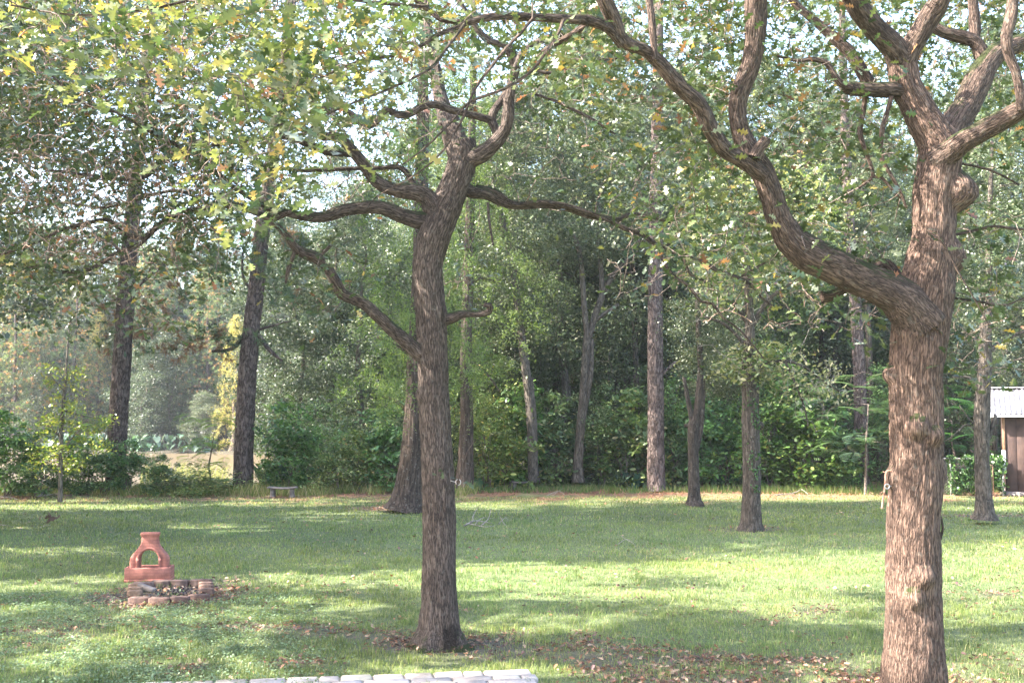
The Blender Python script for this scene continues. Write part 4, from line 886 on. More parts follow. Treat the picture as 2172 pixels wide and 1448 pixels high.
# the lichened oak with the dead twiggy bough
DMO = 20.2
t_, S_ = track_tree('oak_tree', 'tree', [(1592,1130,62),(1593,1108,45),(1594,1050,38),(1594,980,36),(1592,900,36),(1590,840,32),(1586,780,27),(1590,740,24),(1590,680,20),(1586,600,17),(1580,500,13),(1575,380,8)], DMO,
           'ivy-clad oak out on the lawn with a pale twiggy bough drooping at its right', M_GREYBARK, 'small oaks out on the lawn', None, extra=[[(1606,1100,12),(1608,1000,13),(1606,930,12),(1604,840,12),(1606,780,10)],[(1600,905,14),(1612,902,18),(1618,900,14)],[(1590,700,14),(1620,650,11),(1660,610,8),(1700,590,5)],[(1590,690,13),(1555,640,10),(1520,610,8),(1480,590,5)],[(1588,740,9),(1540,690,7),(1490,670,5)],[(1588,800,10),(1620,775,9),(1665,765,7),(1710,780,5),(1750,810,4),(1780,830,3)],[(1665,765,6),(1690,820,5),(1705,860,4),(1715,905,3)]], col=(.56, .52, .49))  # trunk colour lowered so that it carries shade
coffs = None; rng = np.random.default_rng(77); nodes = np.vstack([p for p, r in S_]); rads = np.concatenate([r for p, r in S_]); k = nodes[:, 2] > 2.4; nodes = nodes[k]; rads = rads[k]
TW = region_targets([(1540,1720,740,800,19.7,20.8,42),(1640,1790,770,850,19.7,20.8,34),(1680,1760,850,930,19.8,20.6,12),(1450,1760,560,740,19,21.6,50)], rng)
CR = region_targets([(1450,1780,330,640,18.3,22.3,150),(1530,1640,740,800,19.6,20.8,14)], rng)
tw = MB(); grow(nodes, rads, np.vstack([TW, CR]), tw, rng, r_tip=.005, kr=.012, step=.12, wig=.2, sag=-.05); tw.obj('twigs', M_DEADWOOD, t_)
lf = MB(); leafy_cloud(lf, CR, rng, 60, .26, .10, [((.1, .15, .04), .4), ((.17, .2, .06), .35), ((.3, .28, .12), .25)], OVAL); leafy_cloud(lf, TW[:76], rng, 13, .16, .085, [((.24, .25, .12), .5), ((.34, .32, .18), .5)], OVAL)
lf.obj('crown', M_LEAF, t_)
iv = MB(); n = 420; zz = rng.uniform(.7, 2.9, n); aa = rng.normal(size=n)*.5-1.5; rr_ = .17+.012
cx = P(1593, 1000, DMO)[0]; pos = np.stack([cx+.02+rr_*np.cos(aa)*.9, DMO+rr_*np.sin(aa), zz], 1)
kk = fbm(np.stack([aa*2, zz*3, 0*aa], 1), 4) > .47; scatter(iv, CLOV[0], CLOV[1], pos[kk], rand_rot(kk.sum(), 0, rng), .055, pick([((.05, .13, .04), .6), ((.09, .18, .05), .4)], kk.sum(), rng))
tag(iv.obj('ivy_vine', M_LEAF), 'green ivy climbing the trunk of the oak with the twiggy bough', 'vine')

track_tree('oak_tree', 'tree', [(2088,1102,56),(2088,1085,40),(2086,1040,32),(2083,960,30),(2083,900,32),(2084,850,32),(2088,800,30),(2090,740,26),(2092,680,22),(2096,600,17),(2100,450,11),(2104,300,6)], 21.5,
           'knobbly grey oak in front of the chain-link fence left of the shed', M_GREYBARK, 'small oaks out on the lawn', BROAD[1][1], 3.1, .5, (.9, .95, .85), extra=[[(2082,850,10),(2070,820,9),(2055,800,6),(2020,800,4)],[(2096,930,10),(2105,905,9),(2112,880,7)],[(2078,900,6),(2062,895,4),(2050,880,3),(2035,860,2.5)],[(2076,920,5),(2050,900,3),(2020,925,2.5),(2005,935,2)],[(2092,750,12),(2130,720,9),(2180,700,6)]], col=(.58, .55, .52))  # shade put into the bark colour, as on the other small oaks
track_tree('grey_tree', 'tree', [(2102,1030,20),(2106,960,17),(2108,910,15),(2115,860,14),(2125,810,12),(2135,740,9)], 33.5, 'slender leaning tree showing between the fence and the shed roof', M_GREYBARK, None, BUSHY[0][1], 2.8, .6, (1, 1, .95))
# sapling with yellow-green leaves
t_, S_ = track_tree('sapling', 'tree', [(127,1064,10),(128,1040,9),(129,960,9),(132,880,8),(138,820,6),(142,760,4),(146,700,2.5)], 27.0, 'thin sapling with yellow-green leaves at the left edge of the lawn', M_GREYBARK, None, None, bark=0, extra=[[(130,960,4),(160,920,3),(190,900,2)],[(131,930,4),(105,905,3),(85,900,2)],[(133,870,4),(170,880,3),(200,885,2)],[(137,830,3),(110,800,2)]])
TW = region_targets([(85,230,880,960,26.6,27.4,36),(90,170,770,900,26.7,27.4,34),(70,130,930,1000,26.7,27.4,16),(130,180,960,1000,26.8,27.3,10)], rng)
tw = MB(); nodes = np.vstack([p for p, r in S_]); rads = np.concatenate([r for p, r in S_]); grow(nodes[nodes[:, 2] > .6], rads[nodes[:, 2] > .6], TW, tw, rng, r_tip=.003, kr=.01, sides=3); tw.obj('twigs', M_TWIG, t_)
lf = MB(); leafy_cloud(lf, TW, rng, 28, .13, .085, [((.3, .36, .05), .4), ((.2, .3, .05), .35), ((.45, .42, .07), .25)], OVAL, .3); lf.obj('crown', M_LEAF, t_)

# ---- the woods behind (each a tree of its own)
FG = 'trees of the woods behind the lawn'
W = [ # kind, px, depth, scale, tint (raised to put sunlight into the brighter crowns), label, name
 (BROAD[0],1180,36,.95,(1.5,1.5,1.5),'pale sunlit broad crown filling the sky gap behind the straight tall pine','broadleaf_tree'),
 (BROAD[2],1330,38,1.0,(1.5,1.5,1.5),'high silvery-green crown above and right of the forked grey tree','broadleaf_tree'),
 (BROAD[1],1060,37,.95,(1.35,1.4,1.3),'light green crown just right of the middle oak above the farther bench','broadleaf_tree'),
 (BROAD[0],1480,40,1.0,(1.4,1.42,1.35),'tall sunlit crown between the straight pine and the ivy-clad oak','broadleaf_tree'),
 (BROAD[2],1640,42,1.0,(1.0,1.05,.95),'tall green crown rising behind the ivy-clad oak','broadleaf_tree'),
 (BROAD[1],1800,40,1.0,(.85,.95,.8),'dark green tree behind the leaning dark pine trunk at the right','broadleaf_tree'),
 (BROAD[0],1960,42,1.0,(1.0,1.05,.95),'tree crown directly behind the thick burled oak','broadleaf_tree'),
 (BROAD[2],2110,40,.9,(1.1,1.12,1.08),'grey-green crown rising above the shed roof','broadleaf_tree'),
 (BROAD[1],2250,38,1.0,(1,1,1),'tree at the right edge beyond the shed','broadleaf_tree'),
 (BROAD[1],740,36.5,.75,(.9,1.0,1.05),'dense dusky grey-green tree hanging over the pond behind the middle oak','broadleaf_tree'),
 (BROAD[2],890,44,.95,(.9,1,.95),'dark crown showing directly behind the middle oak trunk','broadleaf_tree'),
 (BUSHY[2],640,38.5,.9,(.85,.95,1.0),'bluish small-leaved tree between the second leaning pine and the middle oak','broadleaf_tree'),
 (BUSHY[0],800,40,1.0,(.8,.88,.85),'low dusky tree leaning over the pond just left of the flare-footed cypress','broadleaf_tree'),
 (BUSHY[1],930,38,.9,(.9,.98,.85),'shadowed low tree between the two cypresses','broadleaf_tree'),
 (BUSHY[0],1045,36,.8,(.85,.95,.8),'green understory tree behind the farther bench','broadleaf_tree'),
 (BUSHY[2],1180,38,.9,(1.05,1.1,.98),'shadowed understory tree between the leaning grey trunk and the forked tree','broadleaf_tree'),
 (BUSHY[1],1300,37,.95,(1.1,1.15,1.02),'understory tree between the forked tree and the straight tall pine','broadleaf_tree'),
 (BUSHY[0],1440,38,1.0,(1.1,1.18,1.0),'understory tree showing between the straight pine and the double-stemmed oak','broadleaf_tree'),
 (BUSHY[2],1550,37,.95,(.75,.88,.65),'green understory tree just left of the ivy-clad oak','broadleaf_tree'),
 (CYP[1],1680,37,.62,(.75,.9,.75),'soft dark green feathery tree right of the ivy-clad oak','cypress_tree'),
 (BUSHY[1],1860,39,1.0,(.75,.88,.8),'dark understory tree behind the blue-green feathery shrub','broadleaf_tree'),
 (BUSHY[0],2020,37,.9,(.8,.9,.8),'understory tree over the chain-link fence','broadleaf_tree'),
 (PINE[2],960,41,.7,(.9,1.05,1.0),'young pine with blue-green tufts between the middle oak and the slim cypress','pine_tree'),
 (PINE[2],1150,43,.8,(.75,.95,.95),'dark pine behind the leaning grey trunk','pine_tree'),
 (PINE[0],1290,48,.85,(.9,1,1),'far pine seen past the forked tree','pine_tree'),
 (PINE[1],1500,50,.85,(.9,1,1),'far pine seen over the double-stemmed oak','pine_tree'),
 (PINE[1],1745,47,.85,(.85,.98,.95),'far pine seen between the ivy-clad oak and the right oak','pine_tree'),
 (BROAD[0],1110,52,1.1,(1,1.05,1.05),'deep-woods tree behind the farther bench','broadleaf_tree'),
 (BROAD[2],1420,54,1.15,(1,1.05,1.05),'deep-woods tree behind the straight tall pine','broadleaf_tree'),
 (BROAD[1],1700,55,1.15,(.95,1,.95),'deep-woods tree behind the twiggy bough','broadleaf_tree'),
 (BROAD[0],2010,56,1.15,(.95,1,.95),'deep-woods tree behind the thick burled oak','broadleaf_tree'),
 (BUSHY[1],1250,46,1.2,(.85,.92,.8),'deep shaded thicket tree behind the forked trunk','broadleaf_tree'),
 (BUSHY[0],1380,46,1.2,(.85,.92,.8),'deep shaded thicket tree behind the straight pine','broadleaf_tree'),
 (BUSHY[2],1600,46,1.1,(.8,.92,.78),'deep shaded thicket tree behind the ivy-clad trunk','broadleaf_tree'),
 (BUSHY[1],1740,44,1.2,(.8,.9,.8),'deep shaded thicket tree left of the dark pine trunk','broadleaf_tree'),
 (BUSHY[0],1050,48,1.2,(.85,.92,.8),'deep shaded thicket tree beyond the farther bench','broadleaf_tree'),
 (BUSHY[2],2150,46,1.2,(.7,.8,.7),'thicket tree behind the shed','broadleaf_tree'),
 # across the pond
 (PINE[2],30,88,1.0,(1.25,1.2,1.0),'rust-tinged pine across the pond at the far left edge','pine_tree'),
 (PINE[2],150,90,1.05,(1.2,1.2,1.05),'pale bushy pine across the pond behind the sapling','pine_tree'),
 (CYPG,205,92,1.05,(.95,.95,1),'yellowing cypress across the pond just left of the far left pine','cypress_tree'),
 (PINE[2],320,92,1.1,(1.15,1.25,1.15),'pale green pine across the pond right of the far left pine','pine_tree'),
 (PINE[0],390,98,.95,(1.1,1.2,1.15),'tall slim pine across the pond with a straight bare stem','pine_tree'),
 (PINE[2],440,90,1.0,(1.2,1.25,1.1),'bright tufted pine across the pond left of the golden cypress','pine_tree'),
 (CYPG,497,84,.95,(.95,.98,1.1),'golden-yellow cypress across the pond beside the second leaning pine','cypress_tree'),
 (PINE[0],600,96,1.0,(1.05,1.15,1.15),'tall pine across the pond right of the second leaning pine','pine_tree'),
 (PINE[2],690,80,.9,(1,1.1,1.05),'pine at the narrow right end of the pond','pine_tree'),
 (BUSHY[0],300,87.5,1.05,(.8,.9,.9),'dark bushy tree on the far bank right of the far left pine','broadleaf_tree'),
 (BUSHY[1],90,88.5,1.1,(.8,.88,.85),'dusky bushy tree on the far bank behind the sapling','broadleaf_tree'),
 (BUSHY[2],360,90,1.0,(.6,.68,.65),'shadowed tree on the far bank between the two leaning pines','broadleaf_tree'),
 (BUSHY[1],425,86,.62,(1.2,1.2,1.25),'silvery rounded bush-tree at the far water edge between the leaning pines','broadleaf_tree'),
 (BUSHY[0],560,84,1.1,(.7,.78,.75),'dark low tree on the far bank right of the second leaning pine','broadleaf_tree'),
 (BUSHY[2],640,76,1.1,(.75,.8,.75),'low tree on the far bank behind the nearer bench','broadleaf_tree'),
 (BUSHY[0],740,66,1.1,(.7,.78,.72),'low tree closing the right end of the pond','broadleaf_tree'),
 (BUSHY[1],820,56,1.0,(.7,.78,.7),'low tree at the pond end behind the flare-footed cypress','broadleaf_tree'),
 (PINE[1],-40,100,1.1,(1,1.1,1.05),'tall pine at the left edge far beyond the pond','pine_tree'),
 (PINE[1],90,104,1.1,(1,1.1,1.05),'tall pine above the sapling far beyond the pond','pine_tree'),
 (PINE[1],250,108,1.1,(1,1.1,1.05),'tall pine far beyond the pond in line with the far left pine','pine_tree'),
 (PINE[1],470,106,1.1,(1,1.1,1.05),'tall pine far beyond the pond over the golden cypress','pine_tree'),
 (PINE[1],560,110,1.05,(1,1.1,1.05),'tall pine far beyond the pond in line with the nearer bench','pine_tree'),
 (BROAD[2],680,100,1.2,(1.1,1.15,1.1),'broad tree far beyond the pond left of the middle oak','broadleaf_tree'),
 (BROAD[0],820,86,1.2,(1.05,1.1,1.05),'broad tree far beyond the pond end behind the cypress','broadleaf_tree'),
 (BROAD[0],150,112,1.3,(1.1,1.15,1.1),'broad crown far back between the sapling and the far left pine','broadleaf_tree'),
 (BROAD[2],370,114,1.3,(1.1,1.15,1.1),'broad crown far back between the two leaning pines','broadleaf_tree'),
]
DW = []
for i, px in enumerate(range(-80, 900, 62)): DW.append((BUSHY[i % 3], px, 93+(i*37 % 11), 1.75+.1*(i % 4), (.75+.1*(i % 3), .85+.08*(i % 3), .85)))
for i, px in enumerate(range(-60, 900, 88)): DW.append((PINE[2], px, 97+(i*29 % 9), 1.35, (1.0, 1.1, 1.05)))
for i, px in enumerate(range(880, 2300, 78)): DW.append((BUSHY[(i+1) % 3], px, 58+(i*37 % 13), 1.8, (.7, .8, .72)))
for i, px in enumerate([900, 1025, 1400, 1525, 1650, 1775, 1900, 2025, 2150, 2275]): DW.append((BROAD[i % 3], px, 64+(i*31 % 9), 1.3, (.95, 1.0, .95)))
for kd, px, dp, sc_, tn in DW:
    pine_ = kd is PINE[2]; far_ = px < 875
    lb = ('hazy bushy pine among those massed beyond the pond' if pine_ else 'hazy round-crowned tree among those massed beyond the pond') if far_ else ('tall crown deep in the woods behind the right half of the lawn' if kd in BROAD else 'low dense tree deep in the woods behind the right half of the lawn')
    place(kd, 'pine_tree' if pine_ else 'woodland_tree', 'tree', px, dp, lb, 'massed pines beyond the pond' if pine_ else 'massed trees beyond the pond' if far_ else 'tall crowns deep in the woods' if kd in BROAD else 'low trees deep in the woods', sc_, tn)
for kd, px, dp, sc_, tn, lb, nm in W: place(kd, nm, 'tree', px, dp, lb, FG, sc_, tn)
# dark tall crown in the top left corner
place(BROAD[2], 'broadleaf_tree', 'tree', -55, 33, 'dark evergreen crown in the top left corner', FG, 1.12, (.55, .62, .75))
# beyond the frame on either side: the same woods go on
for i, (x, y, s) in enumerate([(-34,38,1.1),(-28,30,1.0),(-40,52,1.2),(24,38,1.0),(30,34,1.1),(29,46,1.1),(36,56,1.2),(-52,70,1.2),(-62,88,1.2),(26,26,.9)]):
    place(BROAD[i % 3], 'broadleaf_tree', 'tree', 0, y, 'woodland tree standing outside the picture to the side', 'trees outside the picture', s, (1, 1.05, 1), x=x)

# shade trees on the left, out of the picture, thinned where the lawn is in sun
def shade_tree(x, y, H, rad, seed, z0, n=300):
    rng = np.random.default_rng(seed)
    t = root('shade_tree', (x, y, 0), 'tall tree left of the picture whose shade falls over the lawn', 'tree', 'shade trees outside the picture')
    tb = MB(); p, r = tube(tb, [(x, y, -.4), (x+.1, y, 3), (x-.2, y+.2, H*.5), (x, y, H*.9)], [.4, .3, .22, .08], sides=16, step=.3, bark=.02, bscale=9, seed=seed)
    T = crown_clumps(rng, n, z0, H, rad, lambda u: math.sin(PI*min(1, .15+u*.85))**.5); T += np.array([x, y, 0])
    T = T[rng.random(len(T)) > sunny(T)]
    grow(p[p[:, 2] > z0*.6], r[p[:, 2] > z0*.6], T, tb, rng, r_tip=.012, kr=.015, step=.6, wig=.12)
    tb.obj('trunk', M_GREYBARK, t, smooth=True)
    cb_ = MB(); m0 = len(T)*70; pos = np.repeat(T, 70, 0)+rng.normal(size=(m0, 3))*np.array([.5, .5, .3]); pos = pos[rng.random(m0) > sunny(pos)*1.0]; m0 = len(pos)
    scatter(cb_, OVAL[0]*np.array([1, 1.3, 1]), OVAL[1], pos, rand_rot(m0, .2, rng), rng.uniform(.13, .24, m0), pick(LP, m0, rng))
    cb_.obj('crown', M_LEAF, t)
for a in [(-14,21,17,4.6,201,4,420),(-17.5,26,18,4.5,202,3.5,420),(-12.5,16.8,13,3.4,203,4,260),(-23,22,21,4.5,204,6,360),(-10.5,11.2,10,3.0,205,3.5,200),(-9,7,9,3.0,206,3.5,160),(-24,29,19,4.5,207,4,300),(-14,13,14,3.2,208,6,160),(-17,16.5,21,4.6,209,7,420),(-12,19.5,19,4.4,210,7,380),(-19,21,23,4.6,211,9,380)]: shade_tree(*a)

# ---------------------------------------------------------------- shrubs along the far edge of the lawn
SG = 'bushes along the far edge of the lawn'
def shr(k, px, d, lb, s=1.0, tint=(1, 1, 1), sxy=None, kd=SHRUB, nm='leafy_shrub', g=SG): place(kd[k], nm, 'bush', px, d, lb, g, s, tint, sxy=sxy, parts=('stems', 'foliage'))
B_ = (1.0, 1.5, .85); Yl = (1.8, 1.9, .9); Dk = (.75, 1.0, .75); Gy = (1.1, 1.2, 1.2)  # lighter bush tints also carry sunlight put into the leaf colour
shr(0,10,29.4,'bright green bush at the left edge of the picture',.72,B_)
shr(1,75,29.6,'low dark bush between the left edge and the sapling',.72,Dk)
shr(0,165,30.0,'glossy bush just right of the sapling stem',.5,B_)
shr(1,215,30.0,'dark bush hiding the left side of the far left pine foot',.62,Dk)
shr(0,272,30.1,'glossy dark bush hiding the right side of the far left pine foot',.48,(.8,1.2,.8))
shr(2,318,30.2,'upright bush right of the far left pine',.32,B_)
shr(1,340,29.9,'rounded dark bush with light-tipped leaves between the leaning pines',.45,Dk)
shr(3,395,30.2,'low yellow-green bush in the gap between the leaning pines',.46,Yl,1.1)
shr(3,455,30.4,'low bush just left of the second leaning pine',.36,(1.3,1.5,.8),1.0)
shr(3,560,30.8,'low light bush between the second leaning pine and the nearer bench',.5,Yl)
shr(0,610,31.2,'bushy dark shrub rising behind the nearer bench',.8,(.75,1.15,.75))
shr(2,655,31.5,'taller shrub right of the nearer bench',.6,B_)
shr(3,700,31.0,'pale brown-green low bush right of the nearer bench',.9,(1.9,1.7,1.1))
shr(0,760,31.5,'yellowish shrub left of the flare-footed cypress',.55,Yl)
shr(1,815,31.8,'dark green shrub hard against the flare-footed cypress',1.0,(.8,1.2,.85))
shr(2,835,33.0,'shrub behind the flare-footed cypress',.8,Gy)
shr(2,720,33.0,'grey-green shrub overhanging the pond behind the yellowish shrub',.8,Gy)
shr(2,1035,32.2,'sunlit green shrub between the slim cypress and the farther bench',.85,(1.5,1.8,.9))
shr(1,1075,32.6,'bright shrub just behind the farther bench',1.0,(1.5,1.75,.9))
shr(0,1105,33.4,'shrub right behind the leaning grey trunk',1.0,B_)
shr(0,1175,33.2,'shrub between the leaning grey trunk and the forked tree',.9,Gy)
shr(2,1275,33.2,'greyish airy shrub right of the forked tree',.75,Gy)
shr(0,1330,33.2,'light shrub left of the straight tall pine foot',.95,(1.3,1.45,1.0))
shr(1,1370,34.0,'dusky shrub behind the straight tall pine foot',1.2,Gy)
shr(2,1430,33.5,'shrub between the straight pine and the double-stemmed oak',.8,(1.1,1.4,1))
shr(0,1500,33.0,'blue-green shrub right of the double-stemmed oak',.9,(.8,1.15,1.05))
shr(1,1545,33.0,'low bush between the two small lawn oaks',1.0,B_)
shr(2,1640,32.6,'tall dense bush just right of the ivy-clad oak',1.0,(.95,1.25,.7))
shr(0,1700,32.4,'wide dense bush in the middle of the thicket right of the ivy-clad oak',1.05,(.85,1.15,.65))
shr(1,1750,32.8,'dark bush left of the dark gap by the dark pine trunk',1.2,Dk)
shr(2,1880,35,'dark bush behind the metal hook on the right oak',.9,Dk)
shr(3,1790,31.9,'small ferny clump left of the dark pine foot',.6,(.9,1.4,.8))
MG = 'feathery mimosa shrubs'
shr(0,1835,30.2,'blue-green feathery layered shrub left of the right oak',1.1,(.62,.62,1.15),1.3,MIM,'mimosa_shrub',MG)
shr(1,2030,32.6,'feathery shrub behind the fence right of the right oak',1.15,(.7,.95,1.1),1.3,MIM,'mimosa_shrub',MG)
shr(0,2000,34.5,'taller feathery shrub rising over the fence beside the right oak',1.2,(.7,.95,1.1),1.2,MIM,'mimosa_shrub',MG)
shr(1,445,31.2,'arching light green feathery sapling before the pond, left of the second leaning pine',.95,(1.7,1.6,.6),.9,MIM,'mimosa_shrub',MG)
shr(1,190,31.0,'feathery light green shrub between the sapling and the far left pine',.9,(1.5,1.5,.7),.9,MIM,'mimosa_shrub',MG)
shr(0,565,32.5,'tall bright feathery sapling right of the second leaning pine',1.05,(1.4,1.7,.7),.6,MIM,'mimosa_shrub',MG)
shr(1,1240,33.4,'small feathery shrub at the foot of the forked tree',.7,(1,1.3,1),1,MIM,'mimosa_shrub',MG)
# elephant ears on the far bank: big heart-shaped blue-green leaves
def ears(px0, px1, d, n, lb, seed, s=1.0, tint=(1, 1, 1)):
    rng = np.random.default_rng(seed); mb = MB(); px = (px0+px1)/2; x0 = (px-W0/2)/F*d; half = (px1-px0)/2/F*d
    t = root('elephant_ear_plants', (x0, d, WATER_Z), lb, 'plants', 'broad-leaved water plants')
    HE = (np.array([(0,0,0),(-.25,.22,.02),(-.1,.42,0),(.35,.36,-.05),(.8,.13,-.12),(1,0,-.16),(.8,-.13,-.12),(.35,-.36,-.05),(-.1,-.42,0),(-.25,-.22,.02)]), [np.array([[0,1,2,3],[0,3,4,5],[0,5,6,7],[0,7,8,9]])])
    x = x0+rng.uniform(-half, half, n); y = d+rng.uniform(-.8, 1.2, n)*s; h = rng.uniform(.3, 1.5, n)*s+WATER_Z
    a = rng.uniform(0, 2*PI, n); tl = rng.uniform(.3, 1.1, n)
    u = np.stack([np.cos(a)*np.cos(tl), np.sin(a)*np.cos(tl), -np.sin(tl)], 1); v = np.stack([-np.sin(a), np.cos(a), 0*a], 1); w = np.cross(u, v)
    scatter(mb, HE[0], HE[1], np.stack([x, y, h], 1), np.stack([u, v, w], 2), rng.uniform(.35, .65, n)*s, pick([((.06, .12, .08), .6), ((.09, .17, .11), .3), ((.2, .27, .2), .1)], n, rng)*np.array(tint))
    mb.obj('leaves', M_LEAF, t); st = MB()
    for i in range(0, n, 2): tube(st, [(x[i]-.1, y[i], WATER_Z-.1), (x[i], y[i], h[i])], [.014*s, .01*s], sides=4, cap=False, col=(.07, .11, .06))
    st.obj('stalks', M_FROND, t)
ears(90,235,86.3,130,'dark elephant-ear plants on the far bank left of the far left pine',1)
ears(262,345,85.8,120,'elephant-ear plants on the far bank just right of the far left pine',2,tint=(1.4,1.4,1.3))
ears(345,460,84.8,60,'few elephant-ear plants on the far bank before the silvery bush',3)
ears(545,640,32.4,60,'pale elephant-ear plants behind the nearer bench',4,.85,(1.5,1.4,1.2))
ears(1310,1390,32.8,70,'blue-green elephant-ear plants left of the straight pine foot',5,.6,(1,1.2,1.5))
ears(1440,1570,33.2,60,'elephant-ear plants between the small lawn oaks',6,.6,(.7,.9,.9))
ears(1000,1060,31.8,40,'low broad leaves at the foot of the sunlit shrub by the slim cypress',7,.5,(1.2,1.4,.9))
# reeds in the pond
def reeds(px0, px1, d0, d1, n, lb, seed, col=(.3, .31, .2)):
    rng = np.random.default_rng(seed); mb = MB(); x = np.array([(rng.uniform(px0, px1)-W0/2)/F for _ in range(n)]); d = rng.uniform(d0, d1, n); x = x*d
    o0 = (float(x.mean()), float(d.mean()), WATER_Z)
    for i in range(n):
        L = rng.uniform(.35, .8); a = rng.uniform(.2, 1.0); dx = L*math.sin(a); z = L*math.cos(a); w = .018
        p = [(x[i], d[i], WATER_Z-.05), (x[i]+dx*.35, d[i], WATER_Z+z*.7), (x[i]+dx, d[i], WATER_Z+z)]
        V = np.array([(q[0]-w*k, q[1], q[2]) for q, k in zip(p, (1, 1, .1))]+[(q[0]+w*k, q[1]+.01, q[2]) for q, k in zip(p, (1, 1, .1))]); mb.add(V, np.array([[0,3,4,1],[1,4,5,2]]), np.array(col)*rng.uniform(.7, 1.2))
    o = mb.obj('reeds', M_FROND, origin=o0); tag(o, lb, 'reeds', kind='stuff')
reeds(300,480,36,52,330,'pale bent reeds standing in the brown pond between the leaning pines',9)
reeds(700,800,35,42,120,'pale grasses at the pond edge left of the flare-footed cypress',10,(.5,.48,.3))
# tall grass fringe in front of the right woods
def bank_weeds():
    mb = MB(); n = 16000; x = R.uniform(-19, -1, n); y = R.uniform(29.6, 33.0, n); k = fbm(np.stack([x*.9, y*.8, 0*x], 1), 62) > .40; x = x[k]; y = y[k]; n = len(x)
    h = R.uniform(.1, .34, n)*(.5+fbm(np.stack([x*.7, y*.7, 0*x], 1), 63)); a = R.uniform(0, 2*PI, n); z = hz(x, y); w = .016
    V = np.stack([np.stack([x-w, y, z], 1), np.stack([x+w, y, z], 1), np.stack([x+np.cos(a)*h*.5, y+np.sin(a)*h*.3, z+h], 1)], 1).reshape(-1, 3); i = np.arange(n)*3
    mb.add(V, np.stack([i, i+1, i+2], 1), np.repeat(pick([((.2, .26, .07), .4), ((.34, .34, .12), .35), ((.45, .38, .2), .25)], n, R), 3, 0)); return mb
tag(bank_weeds().obj('weeds', M_GRASS), 'yellowish weeds growing between the bushes on the pond bank', 'weeds', kind='stuff')
def fringe():
    mb = MB(); n = 9000; x = R.uniform(-3, 16, n); y = LAWN_EDGE(x)+R.uniform(2.2, 5.5, n); k = fbm(np.stack([x*.6, y*.8, 0*x], 1), 61) > .42; x = x[k]; y = y[k]; n = len(x)
    h = R.uniform(.08, .27, n); a = R.uniform(0, 2*PI, n); z = hz(x, y); w = .012
    V = np.stack([np.stack([x-w, y, z], 1), np.stack([x+w, y, z], 1), np.stack([x+np.cos(a)*h*.4, y+np.sin(a)*h*.3, z+h], 1)], 1).reshape(-1, 3); i = np.arange(n)*3
    mb.add(V, np.stack([i, i+1, i+2], 1), np.repeat(pick([((.12, .2, .05), .6), ((.22, .27, .08), .3), ((.36, .3, .16), .1)], n, R), 3, 0)); return mb
tag(fringe().obj('tall_grass', M_GRASS), 'uncut grass fringing the foot of the woods', 'grass', kind='stuff')

# ---------------------------------------------------------------- benches
def bench(px, py, wpx, lb, seed, rz):
    g = G(px, py); d = g[1]; w = wpx*d/F; t = root('stone_bench', (g[0], d, 0), lb, 'bench', 'concrete benches at the lawn edge', rz)
    q = MB(); s = 24; lc = np.linspace(-w/2, w/2, s)
    V = []
    for x in lc:
        c = .015*math.cos(x/w*PI)+.006*math.sin(x*9+seed); e = 1-(abs(x)/(w/2))**8*.15
        for (yy, zz) in ((-.17*e, .235), (-.18*e, .255), (-.17*e, .275), (.17*e, .28), (.18*e, .255), (.17*e, .235)): V.append((x, yy, zz-c))
    V = np.array(V); i = np.arange(s-1)[:, None]*6; j = np.arange(6)[None]; Q = np.stack([i+j, i+6+j, i+6+(j+1) % 6, i+(j+1) % 6], 2).reshape(-1, 4)
    q.add(V, [Q, np.array([[0,1,2,3,4,5],[(s-1)*6+k for k in (5,4,3,2,1,0)]])]); o = q.obj('seat', M_CONC, origin=(0, 0, 0)); o.parent = t
    for sx in (-1, 1):
        q = MB(); box(q, (sx*w*.33, 0, .1), (.10, .26, .27), bev=.015, rot=rz3(.03*sx)); box(q, (sx*w*.33, 0, .02), (.13, .28, .06), bev=.01)
        o = q.obj('leg', M_CONC, origin=(0, 0, 0)); o.parent = t
bench(599, 1054, 61, 'nearer concrete bench, with curved dark slab legs, beside the leaning pine', 1, .03)
bench(1107, 1040, 46, 'smaller weathered bench at the woods edge below the leaning grey trunk', 2, -.05)

